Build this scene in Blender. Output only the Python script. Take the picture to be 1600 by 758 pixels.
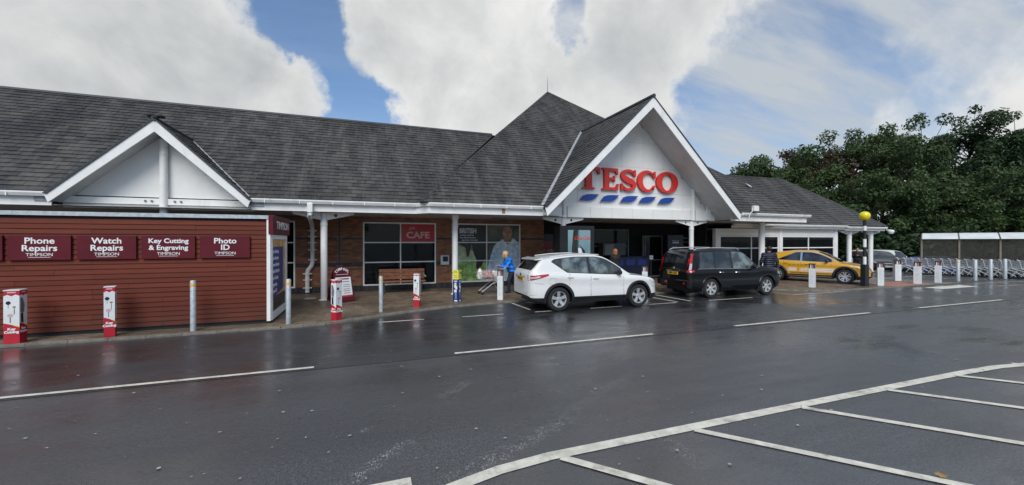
import bpy, math, random
import numpy as np
from mathutils import Vector, Matrix

# ---------------------------------------------------------------- clear
for o in list(bpy.data.objects):
    bpy.data.objects.remove(o)
S = bpy.context.scene
COL = S.collection
R = math.radians

# ---------------------------------------------------------------- camera
cam = bpy.data.cameras.new('camera')
cam.sensor_width = 36.0
cam.lens = 625.0 / 1600.0 * 36.0
cam.clip_start = 0.05
cam.clip_end = 3000
camo = bpy.data.objects.new('camera', cam)
COL.objects.link(camo)
camo.location = (0, 0, 2.0)
camo.rotation_euler = (R(90 - 0.18), 0, R(-20.2))
S.camera = camo

# ---------------------------------------------------------------- sky
SUN_EL, SUN_AZ = 44.0, 205.0       # azimuth clockwise from +Y
wd = bpy.data.worlds.new('World')
S.world = wd
wd.use_nodes = True
wn, wl = wd.node_tree.nodes, wd.node_tree.links
wn.clear()


def wmath(op, a, b=None, c=None, clamp=False):
    n = wn.new('ShaderNodeMath')
    n.operation = op
    n.use_clamp = clamp
    for i, v in enumerate((a, b, c)):
        if v is None:
            continue
        if isinstance(v, (int, float)):
            n.inputs[i].default_value = v
        else:
            wl.new(v, n.inputs[i])
    return n.outputs[0]


def wramp(v, a, b, lo=0.0, hi=1.0):
    n = wn.new('ShaderNodeMapRange')
    n.interpolation_type = 'SMOOTHSTEP'
    n.clamp = True
    wl.new(v, n.inputs[0])
    n.inputs[1].default_value = a
    n.inputs[2].default_value = b
    n.inputs[3].default_value = lo
    n.inputs[4].default_value = hi
    return n.outputs[0]


def wmix(f, a, b):
    n = wn.new('ShaderNodeMix')
    n.data_type = 'RGBA'
    if isinstance(f, float):
        n.inputs[0].default_value = f
    else:
        wl.new(f, n.inputs[0])
    for i, v in ((6, a), (7, b)):
        if isinstance(v, tuple):
            n.inputs[i].default_value = (*v, 1)
        else:
            wl.new(v, n.inputs[i])
    return n.outputs[2]


tc = wn.new('ShaderNodeTexCoord')
dirv = tc.outputs['Generated']
sep = wn.new('ShaderNodeSeparateXYZ')
wl.new(dirv, sep.inputs[0])
# planar cloud-layer coordinates (clouds shrink towards the horizon)
den = wmath('ADD', wmath('MAXIMUM', sep.outputs[2], 0.0), 0.22)
cmb = wn.new('ShaderNodeCombineXYZ')
wl.new(wmath('DIVIDE', sep.outputs[0], den), cmb.inputs[0])
wl.new(wmath('DIVIDE', sep.outputs[1], den), cmb.inputs[1])


def wnoise(vec, scale, detail, rough, off=(0, 0, 0), dist=0.0):
    m = wn.new('ShaderNodeMapping')
    m.inputs['Location'].default_value = off
    wl.new(vec, m.inputs[0])
    n = wn.new('ShaderNodeTexNoise')
    n.inputs['Scale'].default_value = scale
    n.inputs['Detail'].default_value = detail
    n.inputs['Roughness'].default_value = rough
    n.inputs['Distortion'].default_value = dist
    wl.new(m.outputs[0], n.inputs['Vector'])
    return n.outputs[0]


n_big = wnoise(cmb.outputs[0], 1.1, 3, 0.5, (3.1, 0.7, 0))
n_puff = wnoise(dirv, 5.0, 12, 0.60, (1.3, 2.2, 0.4), 0.3)
sunoff = wn.new('ShaderNodeVectorMath')
sunoff.operation = 'ADD'
wl.new(dirv, sunoff.inputs[0])
sunoff.inputs[1].default_value = (-0.035, -0.03, 0.05)
n_puff2 = wnoise(sunoff.outputs[0], 5.0, 6, 0.60, (1.3, 2.2, 0.4), 0.3)
n_shade = wnoise(dirv, 2.6, 7, 0.55, (7.3, 1.2, 2.4))


def skydir(az, el):
    """unit direction from world azimuth and elevation in degrees"""
    a_, e_ = R(az), R(el)
    return Vector((math.sin(a_) * math.cos(e_), math.cos(a_) * math.cos(e_), math.sin(e_)))


def warp(vec, scale, amp, detail):
    n = wn.new('ShaderNodeTexNoise')
    n.inputs['Scale'].default_value = scale
    n.inputs['Detail'].default_value = detail
    n.inputs['Roughness'].default_value = 0.6
    wl.new(dirv, n.inputs['Vector'])
    s_ = wn.new('ShaderNodeVectorMath')
    s_.operation = 'SUBTRACT'
    wl.new(n.outputs['Color'], s_.inputs[0])
    s_.inputs[1].default_value = (.5, .5, .5)
    m_ = wn.new('ShaderNodeVectorMath')
    m_.operation = 'SCALE'
    wl.new(s_.outputs[0], m_.inputs[0])
    m_.inputs['Scale'].default_value = amp
    a_ = wn.new('ShaderNodeVectorMath')
    a_.operation = 'ADD'
    wl.new(vec, a_.inputs[0])
    wl.new(m_.outputs[0], a_.inputs[1])
    return a_.outputs[0]


wdir = warp(warp(dirv, 3.6, 0.30, 7), 14.0, 0.05, 6)
nrm_ = wn.new('ShaderNodeVectorMath')
nrm_.operation = 'NORMALIZE'
wl.new(wdir, nrm_.inputs[0])
CLOUDS = [  # (azimuth, elevation) of the cloud masses and blue gaps, inner and outer radius (deg), weight
    ((-25.0, 16.2), 12, 27, 0.75),
    ((-16.7, 16.9), 5, 14, 0.55),
    ((-8.7, 16.5), 2, 7.5, 0.55),
    ((-31.1, 19.7), 4, 16, 0.35),
    ((7.6, 28.8), 3, 12, 0.55),
    ((16.5, 25.4), 6, 18, 0.62),
    ((10.2, 21.3), 2, 9, 0.3),
    ((31.9, 20.4), 6, 14, 0.6),
    ((44.3, 24.1), 5, 13, 0.65),
    ((16.5, 18.7), 4, 9, 0.45),
    ((7.6, 16.3), 2, 7, 0.35),
    ((48.7, 27.3), 3, 9, 0.35),
    ((71.1, 14.0), 6, 17, 0.42),
    ((61.0, 11.8), 2, 6.5, 0.5),
    ((71.9, 19.5), 5, 14, 0.25),
    ((-1.8, 19.4), 4, 10, -0.75),
    ((1.6, 16.2), 2, 6, -0.35),
    ((-11.4, 25.0), 2, 7, -0.9),
    ((-6.2, 23.1), 3, 8, -0.75),
    ((28.8, 28.9), 1.5, 4.5, -1.1),
    ((52.2, 14.2), 4, 13, -0.7),
    ((53.5, 19.7), 3, 11, -0.5),
    ((60.5, 21.1), 5, 15, -0.55),
    ((65.4, 16.7), 4, 12, -0.4)]
cover = wmath('ADD', wmath('MULTIPLY', wmath('SUBTRACT', n_big, 0.5), 0.9), wmath('MULTIPLY', wmath('SUBTRACT', n_puff, 0.5), 1.9))
for (p, r0, r1, w) in CLOUDS:
    vm = wn.new('ShaderNodeVectorMath')
    vm.operation = 'DOT_PRODUCT'
    wl.new(nrm_.outputs[0], vm.inputs[0])
    vm.inputs[1].default_value = skydir(*p)
    cover = wmath('ADD', cover, wramp(vm.outputs['Value'], math.cos(R(r1)), math.cos(R(r0)), 0.0, w))
cover = wmath('ADD', cover, 0.60)
cmask = wramp(cover, 0.32, 1.12)
# thin high veil drawn out in streaks
mpv = wn.new('ShaderNodeMapping')
mpv.inputs['Rotation'].default_value = (0, 0, R(25))
mpv.inputs['Scale'].default_value = (0.6, 2.4, 1)
wl.new(cmb.outputs[0], mpv.inputs[0])
n_veil = wnoise(mpv.outputs[0], 1.2, 7, 0.6, (0.4, 5.2, 0))
veil = wramp(n_veil, 0.30, 0.70, 0.12, 0.85)
vdot = wn.new('ShaderNodeVectorMath')
vdot.operation = 'DOT_PRODUCT'
wl.new(dirv, vdot.inputs[0])
vdot.inputs[1].default_value = skydir(65.0, 16.3)
veil = wmath('MULTIPLY', veil, wramp(vdot.outputs['Value'], math.cos(R(52)), math.cos(R(16)), 0.25, 1.35), clamp=True)

sky = wn.new('ShaderNodeTexSky')
sky.sky_type = 'NISHITA'
sky.sun_disc = False
sky.sun_elevation = R(SUN_EL)
sky.sun_rotation = R(SUN_AZ)
sky.air_density = 1.0
sky.dust_density = 0.6
sky.ozone_density = 2.0
thick = wramp(cover, 0.75, 2.1)
relief = wmath('ADD', wmath('MULTIPLY', wmath('SUBTRACT', n_puff, n_puff2), 2.0), wmath('MULTIPLY', wmath('SUBTRACT', n_shade, 0.47), 2.0))
shade = wmath('ADD', wmath('MULTIPLY', relief, 0.85), 0.5, clamp=True)
lit = wmix(shade, (4.6, 4.78, 4.88), (6.6, 6.6, 6.45))
core = wmix(shade, (3.6, 3.78, 3.88), (6.1, 6.15, 6.05))
cloudcol = wmix(thick, lit, core)
skc = wmix(1.0, sky.outputs[0], sky.outputs[0])
skm = wn.new('ShaderNodeMix')
skm.data_type = 'RGBA'
skm.blend_type = 'MULTIPLY'
skm.inputs[0].default_value = 1.0
wl.new(skc, skm.inputs[6])
skm.inputs[7].default_value = (0.62, 0.84, 1.02, 1)
skc = skm.outputs[2]
hz = wramp(sep.outputs[2], 0.0, 0.42, 0.40, 0.0)
skc = wmix(hz, skc, (3.7, 4.3, 4.9))
skc = wmix(veil, skc, (3.9, 4.25, 4.65))
final = wmix(cmask, skc, cloudcol)
bg = wn.new('ShaderNodeBackground')
bg.inputs['Strength'].default_value = 0.105
wl.new(final, bg.inputs['Color'])
wo = wn.new('ShaderNodeOutputWorld')
wl.new(bg.outputs[0], wo.inputs[0])

# ---------------------------------------------------------------- sun
sl = bpy.data.lights.new('sun', 'SUN')
sl.energy = 2.1
sl.angle = R(36)
sl.color = (1.0, 0.96, 0.9)
so = bpy.data.objects.new('sun', sl)
COL.objects.link(so)
a, e = R(SUN_AZ), R(SUN_EL)
sdir = Vector((math.sin(a) * math.cos(e), math.cos(a) * math.cos(e), math.sin(e)))
so.rotation_euler = (-sdir).to_track_quat('-Z', 'Y').to_euler()
so.location = sdir * 60

S.view_settings.view_transform = 'Standard'
S.view_settings.look = 'None'
S.view_settings.exposure = 0.36
S.view_settings.gamma = 1.0
S.view_settings.use_curve_mapping = False

# ---------------------------------------------------------------- helpers
rnd = random.Random(7)
WLOC = {}


def wloc(o):
    return WLOC.get(o.name, Vector((0, 0, 0))) if o is not None else Vector((0, 0, 0))


def tag(o, label=None, cat=None, group=None, kind=None):
    if label: o['label'] = label
    if cat: o['category'] = cat
    if group: o['group'] = group
    if kind: o['kind'] = kind
    return o


def empty(name, loc=(0, 0, 0), label=None, cat=None, group=None, parent=None):
    o = bpy.data.objects.new(name, None)
    o.empty_display_size = 0.2
    COL.objects.link(o)
    o.location = Vector(loc) - wloc(parent)
    if parent is not None:
        o.parent = parent
    WLOC[o.name] = Vector(loc)
    tag(o, label, cat, group)
    return o


def link_mesh(name, me, mat, parent=None, loc=(0, 0, 0), rot=None):
    if mat is not None and not me.materials:
        me.materials.append(mat)
    o = bpy.data.objects.new(name, me)
    COL.objects.link(o)
    if parent is not None:
        o.parent = parent
    o.location = Vector(loc) - wloc(parent)
    WLOC[o.name] = Vector(loc)
    if rot is not None:
        o.rotation_euler = rot
    return o


class MB:
    def __init__(self):
        self.v, self.f = [], []

    def add(self, vs, fs):
        b = len(self.v)
        self.v += [tuple(p) for p in vs]
        self.f += [tuple(i + b for i in f) for f in fs]
        return self

    def box(self, x0, x1, y0, y1, z0, z1):
        return self.add([(x0, y0, z0), (x1, y0, z0), (x1, y1, z0), (x0, y1, z0), (x0, y0, z1), (x1, y0, z1), (x1, y1, z1), (x0, y1, z1)],
                        [(3, 2, 1, 0), (4, 5, 6, 7), (0, 1, 5, 4), (1, 2, 6, 5), (2, 3, 7, 6), (3, 0, 4, 7)])

    def cbox(self, x0, x1, y0, y1, z0, z1, c):
        """box with chamfered vertical and top edges"""
        vs, fs = [], []
        def ring(i, z):
            return [(x0 + i + c, y0 + i, z), (x1 - i - c, y0 + i, z), (x1 - i, y0 + i + c, z), (x1 - i, y1 - i - c, z), (x1 - i - c, y1 - i, z), (x0 + i + c, y1 - i, z), (x0 + i, y1 - i - c, z), (x0 + i, y0 + i + c, z)]
        rs = [ring(0, z0), ring(0, z1 - c), ring(c * 0.7, z1)]
        for r in rs: vs += r
        for k in range(2):
            for i in range(8):
                j = (i + 1) % 8
                fs.append((k * 8 + i, k * 8 + j, k * 8 + 8 + j, k * 8 + 8 + i))
        fs.append(tuple(range(16, 24)))
        fs.append(tuple(reversed(range(8))))
        return self.add(vs, fs)

    def prism(self, poly, ext):
        n = len(poly)
        e = Vector(ext)
        vs = [Vector(p) for p in poly] + [Vector(p) + e for p in poly]
        fs = [tuple(range(n)), tuple(reversed(range(n, 2 * n)))]
        for i in range(n):
            j = (i + 1) % n
            fs.append((i, n + i, n + j, j))
        return self.add(vs, fs)

    def tube(self, pts, rad, n=8, cap=True):
        pts = [Vector(p) for p in pts]
        rs = rad if isinstance(rad, (list, tuple)) else [rad] * len(pts)
        vs, fs = [], []
        prev = None
        for i, p in enumerate(pts):
            if i == 0: t = pts[1] - p
            elif i == len(pts) - 1: t = p - pts[i - 1]
            else: t = (pts[i + 1] - p).normalized() + (p - pts[i - 1]).normalized()
            t.normalize()
            if prev is None:
                u = t.orthogonal().normalized()
            else:
                u = (prev - t * prev.dot(t)).normalized()
            prev = u
            w = t.cross(u)
            for k in range(n):
                a = 2 * math.pi * (k + 0.5) / n
                vs.append(p + (u * math.cos(a) + w * math.sin(a)) * rs[i])
        for i in range(len(pts) - 1):
            for k in range(n):
                j = (k + 1) % n
                fs.append((i * n + k, i * n + j, i * n + n + j, i * n + n + k))
        if cap:
            fs.append(tuple(reversed(range(n))))
            fs.append(tuple(range((len(pts) - 1) * n, len(pts) * n)))
        return self.add(vs, fs)

    def lathe(self, prof, n=24, origin=(0, 0, 0), axis='Z'):
        vs, fs = [], []
        for (r, h) in prof:
            for k in range(n):
                a = 2 * math.pi * k / n
                c, s = r * math.cos(a), r * math.sin(a)
                p = (c, s, h) if axis == 'Z' else ((c, h, s) if axis == 'Y' else (h, c, s))
                vs.append((p[0] + origin[0], p[1] + origin[1], p[2] + origin[2]))
        m = len(prof)
        for i in range(m - 1):
            for k in range(n):
                j = (k + 1) % n
                q = (i * n + k, i * n + j, i * n + n + j, i * n + n + k)
                fs.append(q if axis != 'Y' else tuple(reversed(q)))
        return self.add(vs, fs)

    def xform(self, M):
        self.v = [tuple(M @ Vector(p)) for p in self.v]
        return self

    def build(self, name, mat, parent=None, smooth=False, label=None, kind=None):
        vs = self.v
        lo = [min(p[i] for p in vs) for i in range(3)]
        hi = [max(p[i] for p in vs) for i in range(3)]
        c = Vector([(lo[i] + hi[i]) / 2 for i in range(3)])
        c.z = lo[2]
        me = bpy.data.meshes.new(name)
        me.from_pydata([(p[0] - c.x, p[1] - c.y, p[2] - c.z) for p in vs], [], self.f)
        me.update()
        if smooth:
            me.polygons.foreach_set('use_smooth', [True] * len(me.polygons))
            if smooth != 'all':
                try:
                    me.set_sharp_from_angle(angle=R(38))
                except Exception:
                    pass
        o = link_mesh(name, me, mat, parent, c)
        tag(o, label, kind=kind)
        return o


def copy_tree(o, parent=None):
    c = o.copy()
    COL.objects.link(c)
    c.parent = parent
    for ch in list(o.children):
        copy_tree(ch, c)
    return c


def text_mesh(s, size, bold=0.0, sx=1.0, extrude=0.002, align='CENTER', shear=0.0):
    cu = bpy.data.curves.new('lettering', 'FONT')
    cu.body = s
    cu.size = size
    cu.offset = bold
    cu.extrude = extrude
    cu.shear = shear
    cu.align_x = align
    cu.align_y = 'CENTER'
    cu.resolution_u = 3
    o = bpy.data.objects.new('lettering', cu)
    me = bpy.data.meshes.new_from_object(o)
    bpy.data.objects.remove(o)
    for v in me.vertices:
        v.co.x *= sx
    me.materials.clear()
    me.name = 'lettering'
    return me


def text(s, size, mat, parent, loc, face='-Y', bold=0.0, sx=1.0, name='lettering', align='CENTER', rot=None, shear=0.0):
    me = text_mesh(s, size, bold, sx, align=align, shear=shear)
    rz = {'-Y': 0, '+X': 90, '-X': -90, '+Y': 180}[face]
    return link_mesh(name, me, mat, parent, loc, rot or (R(90), 0, R(rz)))


_unit = {}


def unit_cube(mat):
    if mat.name not in _unit:
        b = MB().box(-.5, .5, -.5, .5, -.5, .5)
        me = bpy.data.meshes.new('block')
        me.from_pydata(b.v, [], b.f)
        me.materials.append(mat)
        _unit[mat.name] = me
    return _unit[mat.name]


def blocks(name, lst, mat, parent, limit=300, stuffname=None):
    """lst of (cx,cy,cz,sx,sy,sz,rz): nearest `limit` as objects, the rest joined"""
    lst = sorted(lst, key=lambda b: b[0] ** 2 + b[1] ** 2)
    me = unit_cube(mat)
    w = wloc(parent)
    for b in lst[:limit]:
        o = bpy.data.objects.new(name, me)
        COL.objects.link(o)
        o.parent = parent
        o.location = Vector(b[:3]) - w
        o.scale = b[3:6]
        o.rotation_euler = (0, 0, b[6])
    if len(lst) > limit:
        m = MB()
        for b in lst[limit:]:
            cx, cy, cz, sx, sy, sz, rz = b
            c, s = math.cos(rz), math.sin(rz)
            vs = []
            for dz in (-.5, .5):
                for dx, dy in ((-.5, -.5), (.5, -.5), (.5, .5), (-.5, .5)):
                    X, Y = dx * sx, dy * sy
                    vs.append((cx + X * c - Y * s, cy + X * s + Y * c, cz + dz * sz))
            m.add(vs, [(4, 5, 6, 7), (0, 1, 5, 4), (1, 2, 6, 5), (2, 3, 7, 6), (3, 0, 4, 7)])
        m.build(stuffname or name, mat, parent, kind='stuff')


# ---------------------------------------------------------------- materials
class NT:
    def __init__(self, name):
        self.m = bpy.data.materials.new(name)
        self.m.use_nodes = True
        self.n, self.l = self.m.node_tree.nodes, self.m.node_tree.links
        self.b = self.n['Principled BSDF']
        self.tc = self.n.new('ShaderNodeTexCoord')

    def noise(self, scale, detail=4, rough=.5, vec=None, sc=None, coord='Object', dist=0.0, off=None):
        n = self.n.new('ShaderNodeTexNoise')
        n.inputs['Scale'].default_value = scale
        n.inputs['Detail'].default_value = detail
        n.inputs['Roughness'].default_value = rough
        n.inputs['Distortion'].default_value = dist
        v = vec or self.tc.outputs[coord]
        if sc or off:
            m = self.n.new('ShaderNodeMapping')
            if sc: m.inputs['Scale'].default_value = sc
            if off: m.inputs['Location'].default_value = off
            self.l.new(v, m.inputs[0])
            v = m.outputs[0]
        self.l.new(v, n.inputs['Vector'])
        return n.outputs[0]

    def pos(self):
        g = self.n.new('ShaderNodeNewGeometry')
        return g.outputs['Position']

    def island(self):
        g = self.n.new('ShaderNodeNewGeometry')
        o = self.n.new('ShaderNodeObjectInfo')
        return self.math('FRACT', self.math('ADD', g.outputs['Random Per Island'], o.outputs['Random']))

    def math(self, op, a, b=None, clamp=False):
        n = self.n.new('ShaderNodeMath')
        n.operation = op
        n.use_clamp = clamp
        for i, v in enumerate((a, b)):
            if v is None: continue
            if isinstance(v, (int, float)): n.inputs[i].default_value = v
            else: self.l.new(v, n.inputs[i])
        return n.outputs[0]

    def ramp(self, v, a, b, lo=0.0, hi=1.0):
        n = self.n.new('ShaderNodeMapRange')
        n.clamp = True
        n.interpolation_type = 'SMOOTHSTEP'
        self.l.new(v, n.inputs[0])
        for i, x in enumerate((a, b, lo, hi)):
            n.inputs[i + 1].default_value = x
        return n.outputs[0]

    def mix(self, f, a, b, mode='MIX'):
        n = self.n.new('ShaderNodeMix')
        n.data_type = 'RGBA'
        n.blend_type = mode
        for i, v in ((0, f), (6, a), (7, b)):
            if isinstance(v, (int, float)): n.inputs[i].default_value = v
            elif isinstance(v, tuple): n.inputs[i].default_value = (*v, 1)
            else: self.l.new(v, n.inputs[i])
        return n.outputs[2]

    def set(self, **k):
        for a, v in k.items():
            inp = self.b.inputs[{'col': 'Base Color', 'rough': 'Roughness', 'metal': 'Metallic', 'spec': 'Specular IOR Level', 'coat': 'Coat Weight', 'alpha': 'Alpha', 'trans': 'Transmission Weight', 'emit': 'Emission Color', 'estr': 'Emission Strength', 'coatr': 'Coat Roughness', 'sheen': 'Sheen Weight'}[a]]
            if isinstance(v, (int, float)): inp.default_value = v
            elif isinstance(v, tuple): inp.default_value = (*v, 1)
            else: self.l.new(v, inp)
        return self

    def bump(self, h, strength=.3, dist=.01):
        n = self.n.new('ShaderNodeBump')
        n.inputs['Strength'].default_value = strength
        n.inputs['Distance'].default_value = dist
        self.l.new(h, n.inputs['Height'])
        self.l.new(n.outputs[0], self.b.inputs['Normal'])
        return self


M = {}


def mat(name, col, rough=.5, metal=0.0, var=.12, scale=3.0, coat=0.0, spec=.5, dirt=None, bump=0.0):
    t = NT(name)
    c = tuple(col)
    n = t.noise(scale, 6, .6, vec=t.pos())
    f = t.ramp(n, .3, .7)
    colr = t.mix(f, tuple(x * (1 - var) for x in c), tuple(min(1, x * (1 + var)) for x in c))
    if dirt:
        d = t.ramp(t.noise(scale * .7, 8, .7, vec=t.pos(), sc=(1, 1, .35), off=(4, 2, 7)), .5, .78, 0, dirt)
        colr = t.mix(d, colr, (.12, .11, .085))
    t.set(col=colr, rough=t.ramp(n, .2, .8, max(.02, rough - .06), min(1, rough + .08)), metal=metal, coat=coat, spec=spec)
    if bump:
        t.bump(t.noise(60, 3, .5, vec=t.pos()), bump, .01)
    M[name] = t.m
    return t.m


mat('white_paint', (.82, .82, .80), .42, var=.04, dirt=.22)
mat('white_panel', (.80, .80, .775), .5, var=.04, scale=1.2, dirt=.12)
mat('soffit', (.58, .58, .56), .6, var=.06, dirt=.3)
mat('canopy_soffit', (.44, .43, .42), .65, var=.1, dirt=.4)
mat('gutter_white', (.80, .80, .79), .35, var=.05, dirt=.35)
mat('lead', (.32, .34, .36), .45, var=.2, scale=6)
mat('dark_edge', (.035, .04, .05), .6, var=.3)
mat('steel', (.42, .45, .48), .38, .75, var=.18, scale=9, dirt=.25)
mat('galv', (.46, .50, .53), .5, .35, var=.16, scale=14, dirt=.25)
mat('chrome', (.7, .72, .74), .18, 1.0, var=.05)
mat('wire', (.60, .62, .64), .3, .45, var=.1)
mat('yellow_band', (.85, .42, .02), .5, var=.1)
mat('black_plastic', (.012, .013, .015), .5, var=.2)
mat('rubber', (.014, .014, .015), .75, var=.3, scale=8)
mat('maroon', (.098, .005, .013), .42, var=.12, scale=2, spec=.3)
mat('red_sleeve', (.46, .012, .03), .4, var=.1)
mat('white_sleeve', (.72, .75, .76), .4, var=.05, dirt=.12)
mat('white_print', (.80, .80, .80), .5, var=.04)
mat('pink_print', (.62, .40, .42), .5, var=.1)
mat('yellow_print', (.72, .70, .08), .45, var=.08)
mat('navy_print', (.012, .03, .19), .4, var=.2)
mat('dark_navy', (.006, .009, .028), .4, var=.2)
mat('tesco_red', (.66, .035, .022), .38, var=.08, dirt=.1)
mat('tesco_red_edge', (.52, .022, .016), .45, var=.1)
mat('tesco_blue', (.012, .055, .30), .38, var=.08)
mat('cafe_red', (.42, .015, .025), .4, var=.1)
mat('poster_red', (.19, .008, .018), .4, var=.15)
mat('dark_frame', (.05, .052, .056), .45, var=.2)
mat('grey_frame', (.16, .165, .17), .5, var=.2)
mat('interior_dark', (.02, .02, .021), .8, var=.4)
mat('interior_mid', (.14, .12, .10), .7, var=.4, scale=1.5)
mat('bench_wood', (.22, .085, .040), .5, var=.3, scale=8)
mat('skin', (.50, .27, .19), .5, var=.08)
mat('skin_dark', (.40, .20, .14), .5, var=.08)
mat('hair_blond', (.55, .36, .17), .55, var=.25, scale=30)
mat('hair_ginger', (.42, .17, .06), .55, var=.25, scale=30)
mat('hair_dark', (.014, .011, .010), .5, var=.3, scale=30)
mat('jacket_blue', (.008, .16, .62), .45, var=.15, scale=9, bump=.25)
mat('jacket_navy', (.008, .012, .028), .42, var=.3, scale=9, bump=.3)
mat('jeans', (.012, .016, .032), .8, var=.25, scale=12)
mat('black_cloth', (.010, .010, .013), .75, var=.3, scale=12)
mat('milk', (.78, .78, .74), .4, var=.04)
mat('plastic_red', (.6, .03, .03), .35, var=.1)
mat('bag', (.62, .58, .58), .4, var=.2, scale=14)
mat('bag_pink', (.42, .23, .22), .5, var=.5, scale=16)
mat('wheel_silver', (.62, .63, .64), .3, .6, var=.06)
mat('plate_yellow', (.80, .50, .03), .45, var=.05)
mat('plate_black', (.01, .01, .01), .5)
mat('lamp_red', (.42, .010, .016), .15, coat=.6, var=.15)
mat('lamp_clear', (.62, .62, .62), .12, .3, coat=.6, var=.15)
mat('seam', (.02, .02, .02), .7)
mat('shelter_frame', (.20, .165, .13), .5, .2, var=.2)
mat('beacon_yellow', (.80, .66, .01), .3, coat=.3, var=.05)
mat('moss', (.02, .022, .014), .9, var=.5, scale=20)
mat('bark', (.055, .047, .036), .9, var=.35, scale=5, bump=.5)
mat('marking', (.62, .60, .52), .55, var=.16, scale=7, dirt=.85)
mat('tactile', (.34, .15, .11), .7, var=.2, scale=6, dirt=.4)
mat('mortar', (.16, .14, .12), .9, var=.2, scale=8)
mat('trolley_blue', (.01, .03, .17), .4, var=.1)
mat('gum', (.40, .40, .38), .8, var=.2)
mat('leaf_litter', (.30, .18, .05), .7, var=.3, scale=30)
mat('kerb_stone', (.19, .175, .15), .7, var=.25, scale=6, dirt=.4)
mat('sticker', (.66, .42, .22), .4, var=.06)
mat('sign_pale', (.55, .60, .64), .4, var=.1)


def paint(name, col, flake=0.0, coat=.9, spec=.5):
    t = NT(name)
    n = t.noise(1.6, 6, .6, vec=t.pos())
    t.set(col=t.mix(t.ramp(n, .3, .7), tuple(c * .94 for c in col), col), rough=.32, coat=coat, coatr=.04, metal=flake, spec=spec)
    # fine rain spots on the lacquer
    t.bump(t.ramp(t.noise(190, 2, .5, vec=t.pos()), .62, .7), .08, .002)
    M[name] = t.m


paint('car_white', (.74, .75, .74))
paint('car_black', (.0035, .0037, .0045), 0, .45, .2)
paint('car_yellow', (.68, .36, .015), .05)
paint('car_dark', (.012, .015, .024))
paint('van_white', (.62, .66, .63))
paint('car_red', (.4, .02, .015))


def glass_dark(name, col, rough=.03):
    t = NT(name)
    n = t.noise(2.6, 4, .5, vec=t.pos())
    t.set(col=t.mix(t.ramp(n, .38, .62), tuple(c * .25 for c in col), tuple(c * 1.5 for c in col)), rough=rough, spec=.7, coat=.5, coatr=.02)
    M[name] = t.m


glass_dark('car_glass', (.020, .026, .030))
glass_dark('car_glass_light', (.11, .145, .15))


def glass_thin(name, tint, refl=.12, opac=.25, col=(.02, .022, .024)):
    t = NT(name)
    tr = t.n.new('ShaderNodeBsdfTransparent')
    tr.inputs[0].default_value = (*tint, 1)
    t.set(col=col, rough=.03, spec=.6)
    fr = t.n.new('ShaderNodeFresnel')
    fr.inputs[0].default_value = 1.5
    f = t.math('ADD', t.math('MULTIPLY', fr.outputs[0], 1.0), opac, clamp=True)
    mx = t.n.new('ShaderNodeMixShader')
    t.l.new(f, mx.inputs[0])
    t.l.new(tr.outputs[0], mx.inputs[1])
    t.l.new(t.b.outputs[0], mx.inputs[2])
    t.l.new(mx.outputs[0], t.n['Material Output'].inputs[0])
    M[name] = t.m


glass_thin('shop_glass', (.7, .74, .76), opac=.22)
glass_thin('shelter_pane', (.86, .87, .86), opac=.07, col=(.36, .33, .28))


def mat_slate():
    t = NT('slate')
    i = t.island()
    big = t.ramp(t.noise(.55, 6, .65, vec=t.pos(), sc=(1, .35, .35)), .30, .70)
    fine = t.noise(14, 5, .6, vec=t.pos())
    c = t.mix(i, (.034, .0335, .032), (.098, .094, .085))
    c = t.mix(t.math('MULTIPLY', big, .88), c, (.019, .019, .020))
    stk = t.ramp(t.noise(1.6, 7, .7, vec=t.pos(), sc=(1.6, .3, .3), off=(9, 3, 1)), .46, .68)
    c = t.mix(t.math('MULTIPLY', stk, .60), c, (.115, .111, .100))
    lich = t.ramp(t.noise(3.0, 8, .75, vec=t.pos(), off=(5, 1, 2)), .52, .74, 0, .7)
    c = t.mix(lich, c, (.118, .112, .088))
    c = t.mix(t.ramp(fine, .35, .75, 0, .35), c, (.11, .115, .12))
    t.set(col=c, rough=t.ramp(t.math('ADD', t.math('MULTIPLY', i, .5), t.math('MULTIPLY', fine, .5)), .2, .8, .45, .75), spec=.28)
    t.bump(fine, .35, .01)
    M['slate'] = t.m


mat_slate()


def mat_brick():
    t = NT('brick')
    i = t.island()
    c = t.mix(i, (.20, .078, .040), (.38, .175, .095))
    c = t.mix(t.ramp(t.noise(1.3, 6, .6, vec=t.pos()), .4, .7, 0, .5), c, (.20, .105, .065))
    t.set(col=c, rough=.8)
    t.bump(t.noise(70, 4, .6, vec=t.pos()), .35, .008)
    M['brick'] = t.m
    t = NT('blue_brick')
    c = t.mix(t.island(), (.018, .020, .026), (.05, .05, .058))
    t.set(col=c, rough=.55)
    M['blue_brick'] = t.m


mat_brick()


def mat_paver():
    t = NT('paver')
    c = t.mix(t.island(), (.125, .088, .060), (.23, .175, .120))
    w = t.ramp(t.noise(.7, 6, .6, vec=t.pos()), .35, .65)
    c = t.mix(t.math('MULTIPLY', w, .6), c, (.075, .062, .046))
    c = t.mix(t.ramp(t.noise(9, 6, .7, vec=t.pos()), .55, .75, 0, .4), c, (.06, .058, .04))
    t.set(col=c, rough=t.ramp(w, 0, 1, .62, .36))
    t.bump(t.noise(80, 4, .6, vec=t.pos()), .3, .006)
    M['paver'] = t.m


mat_paver()


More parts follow.
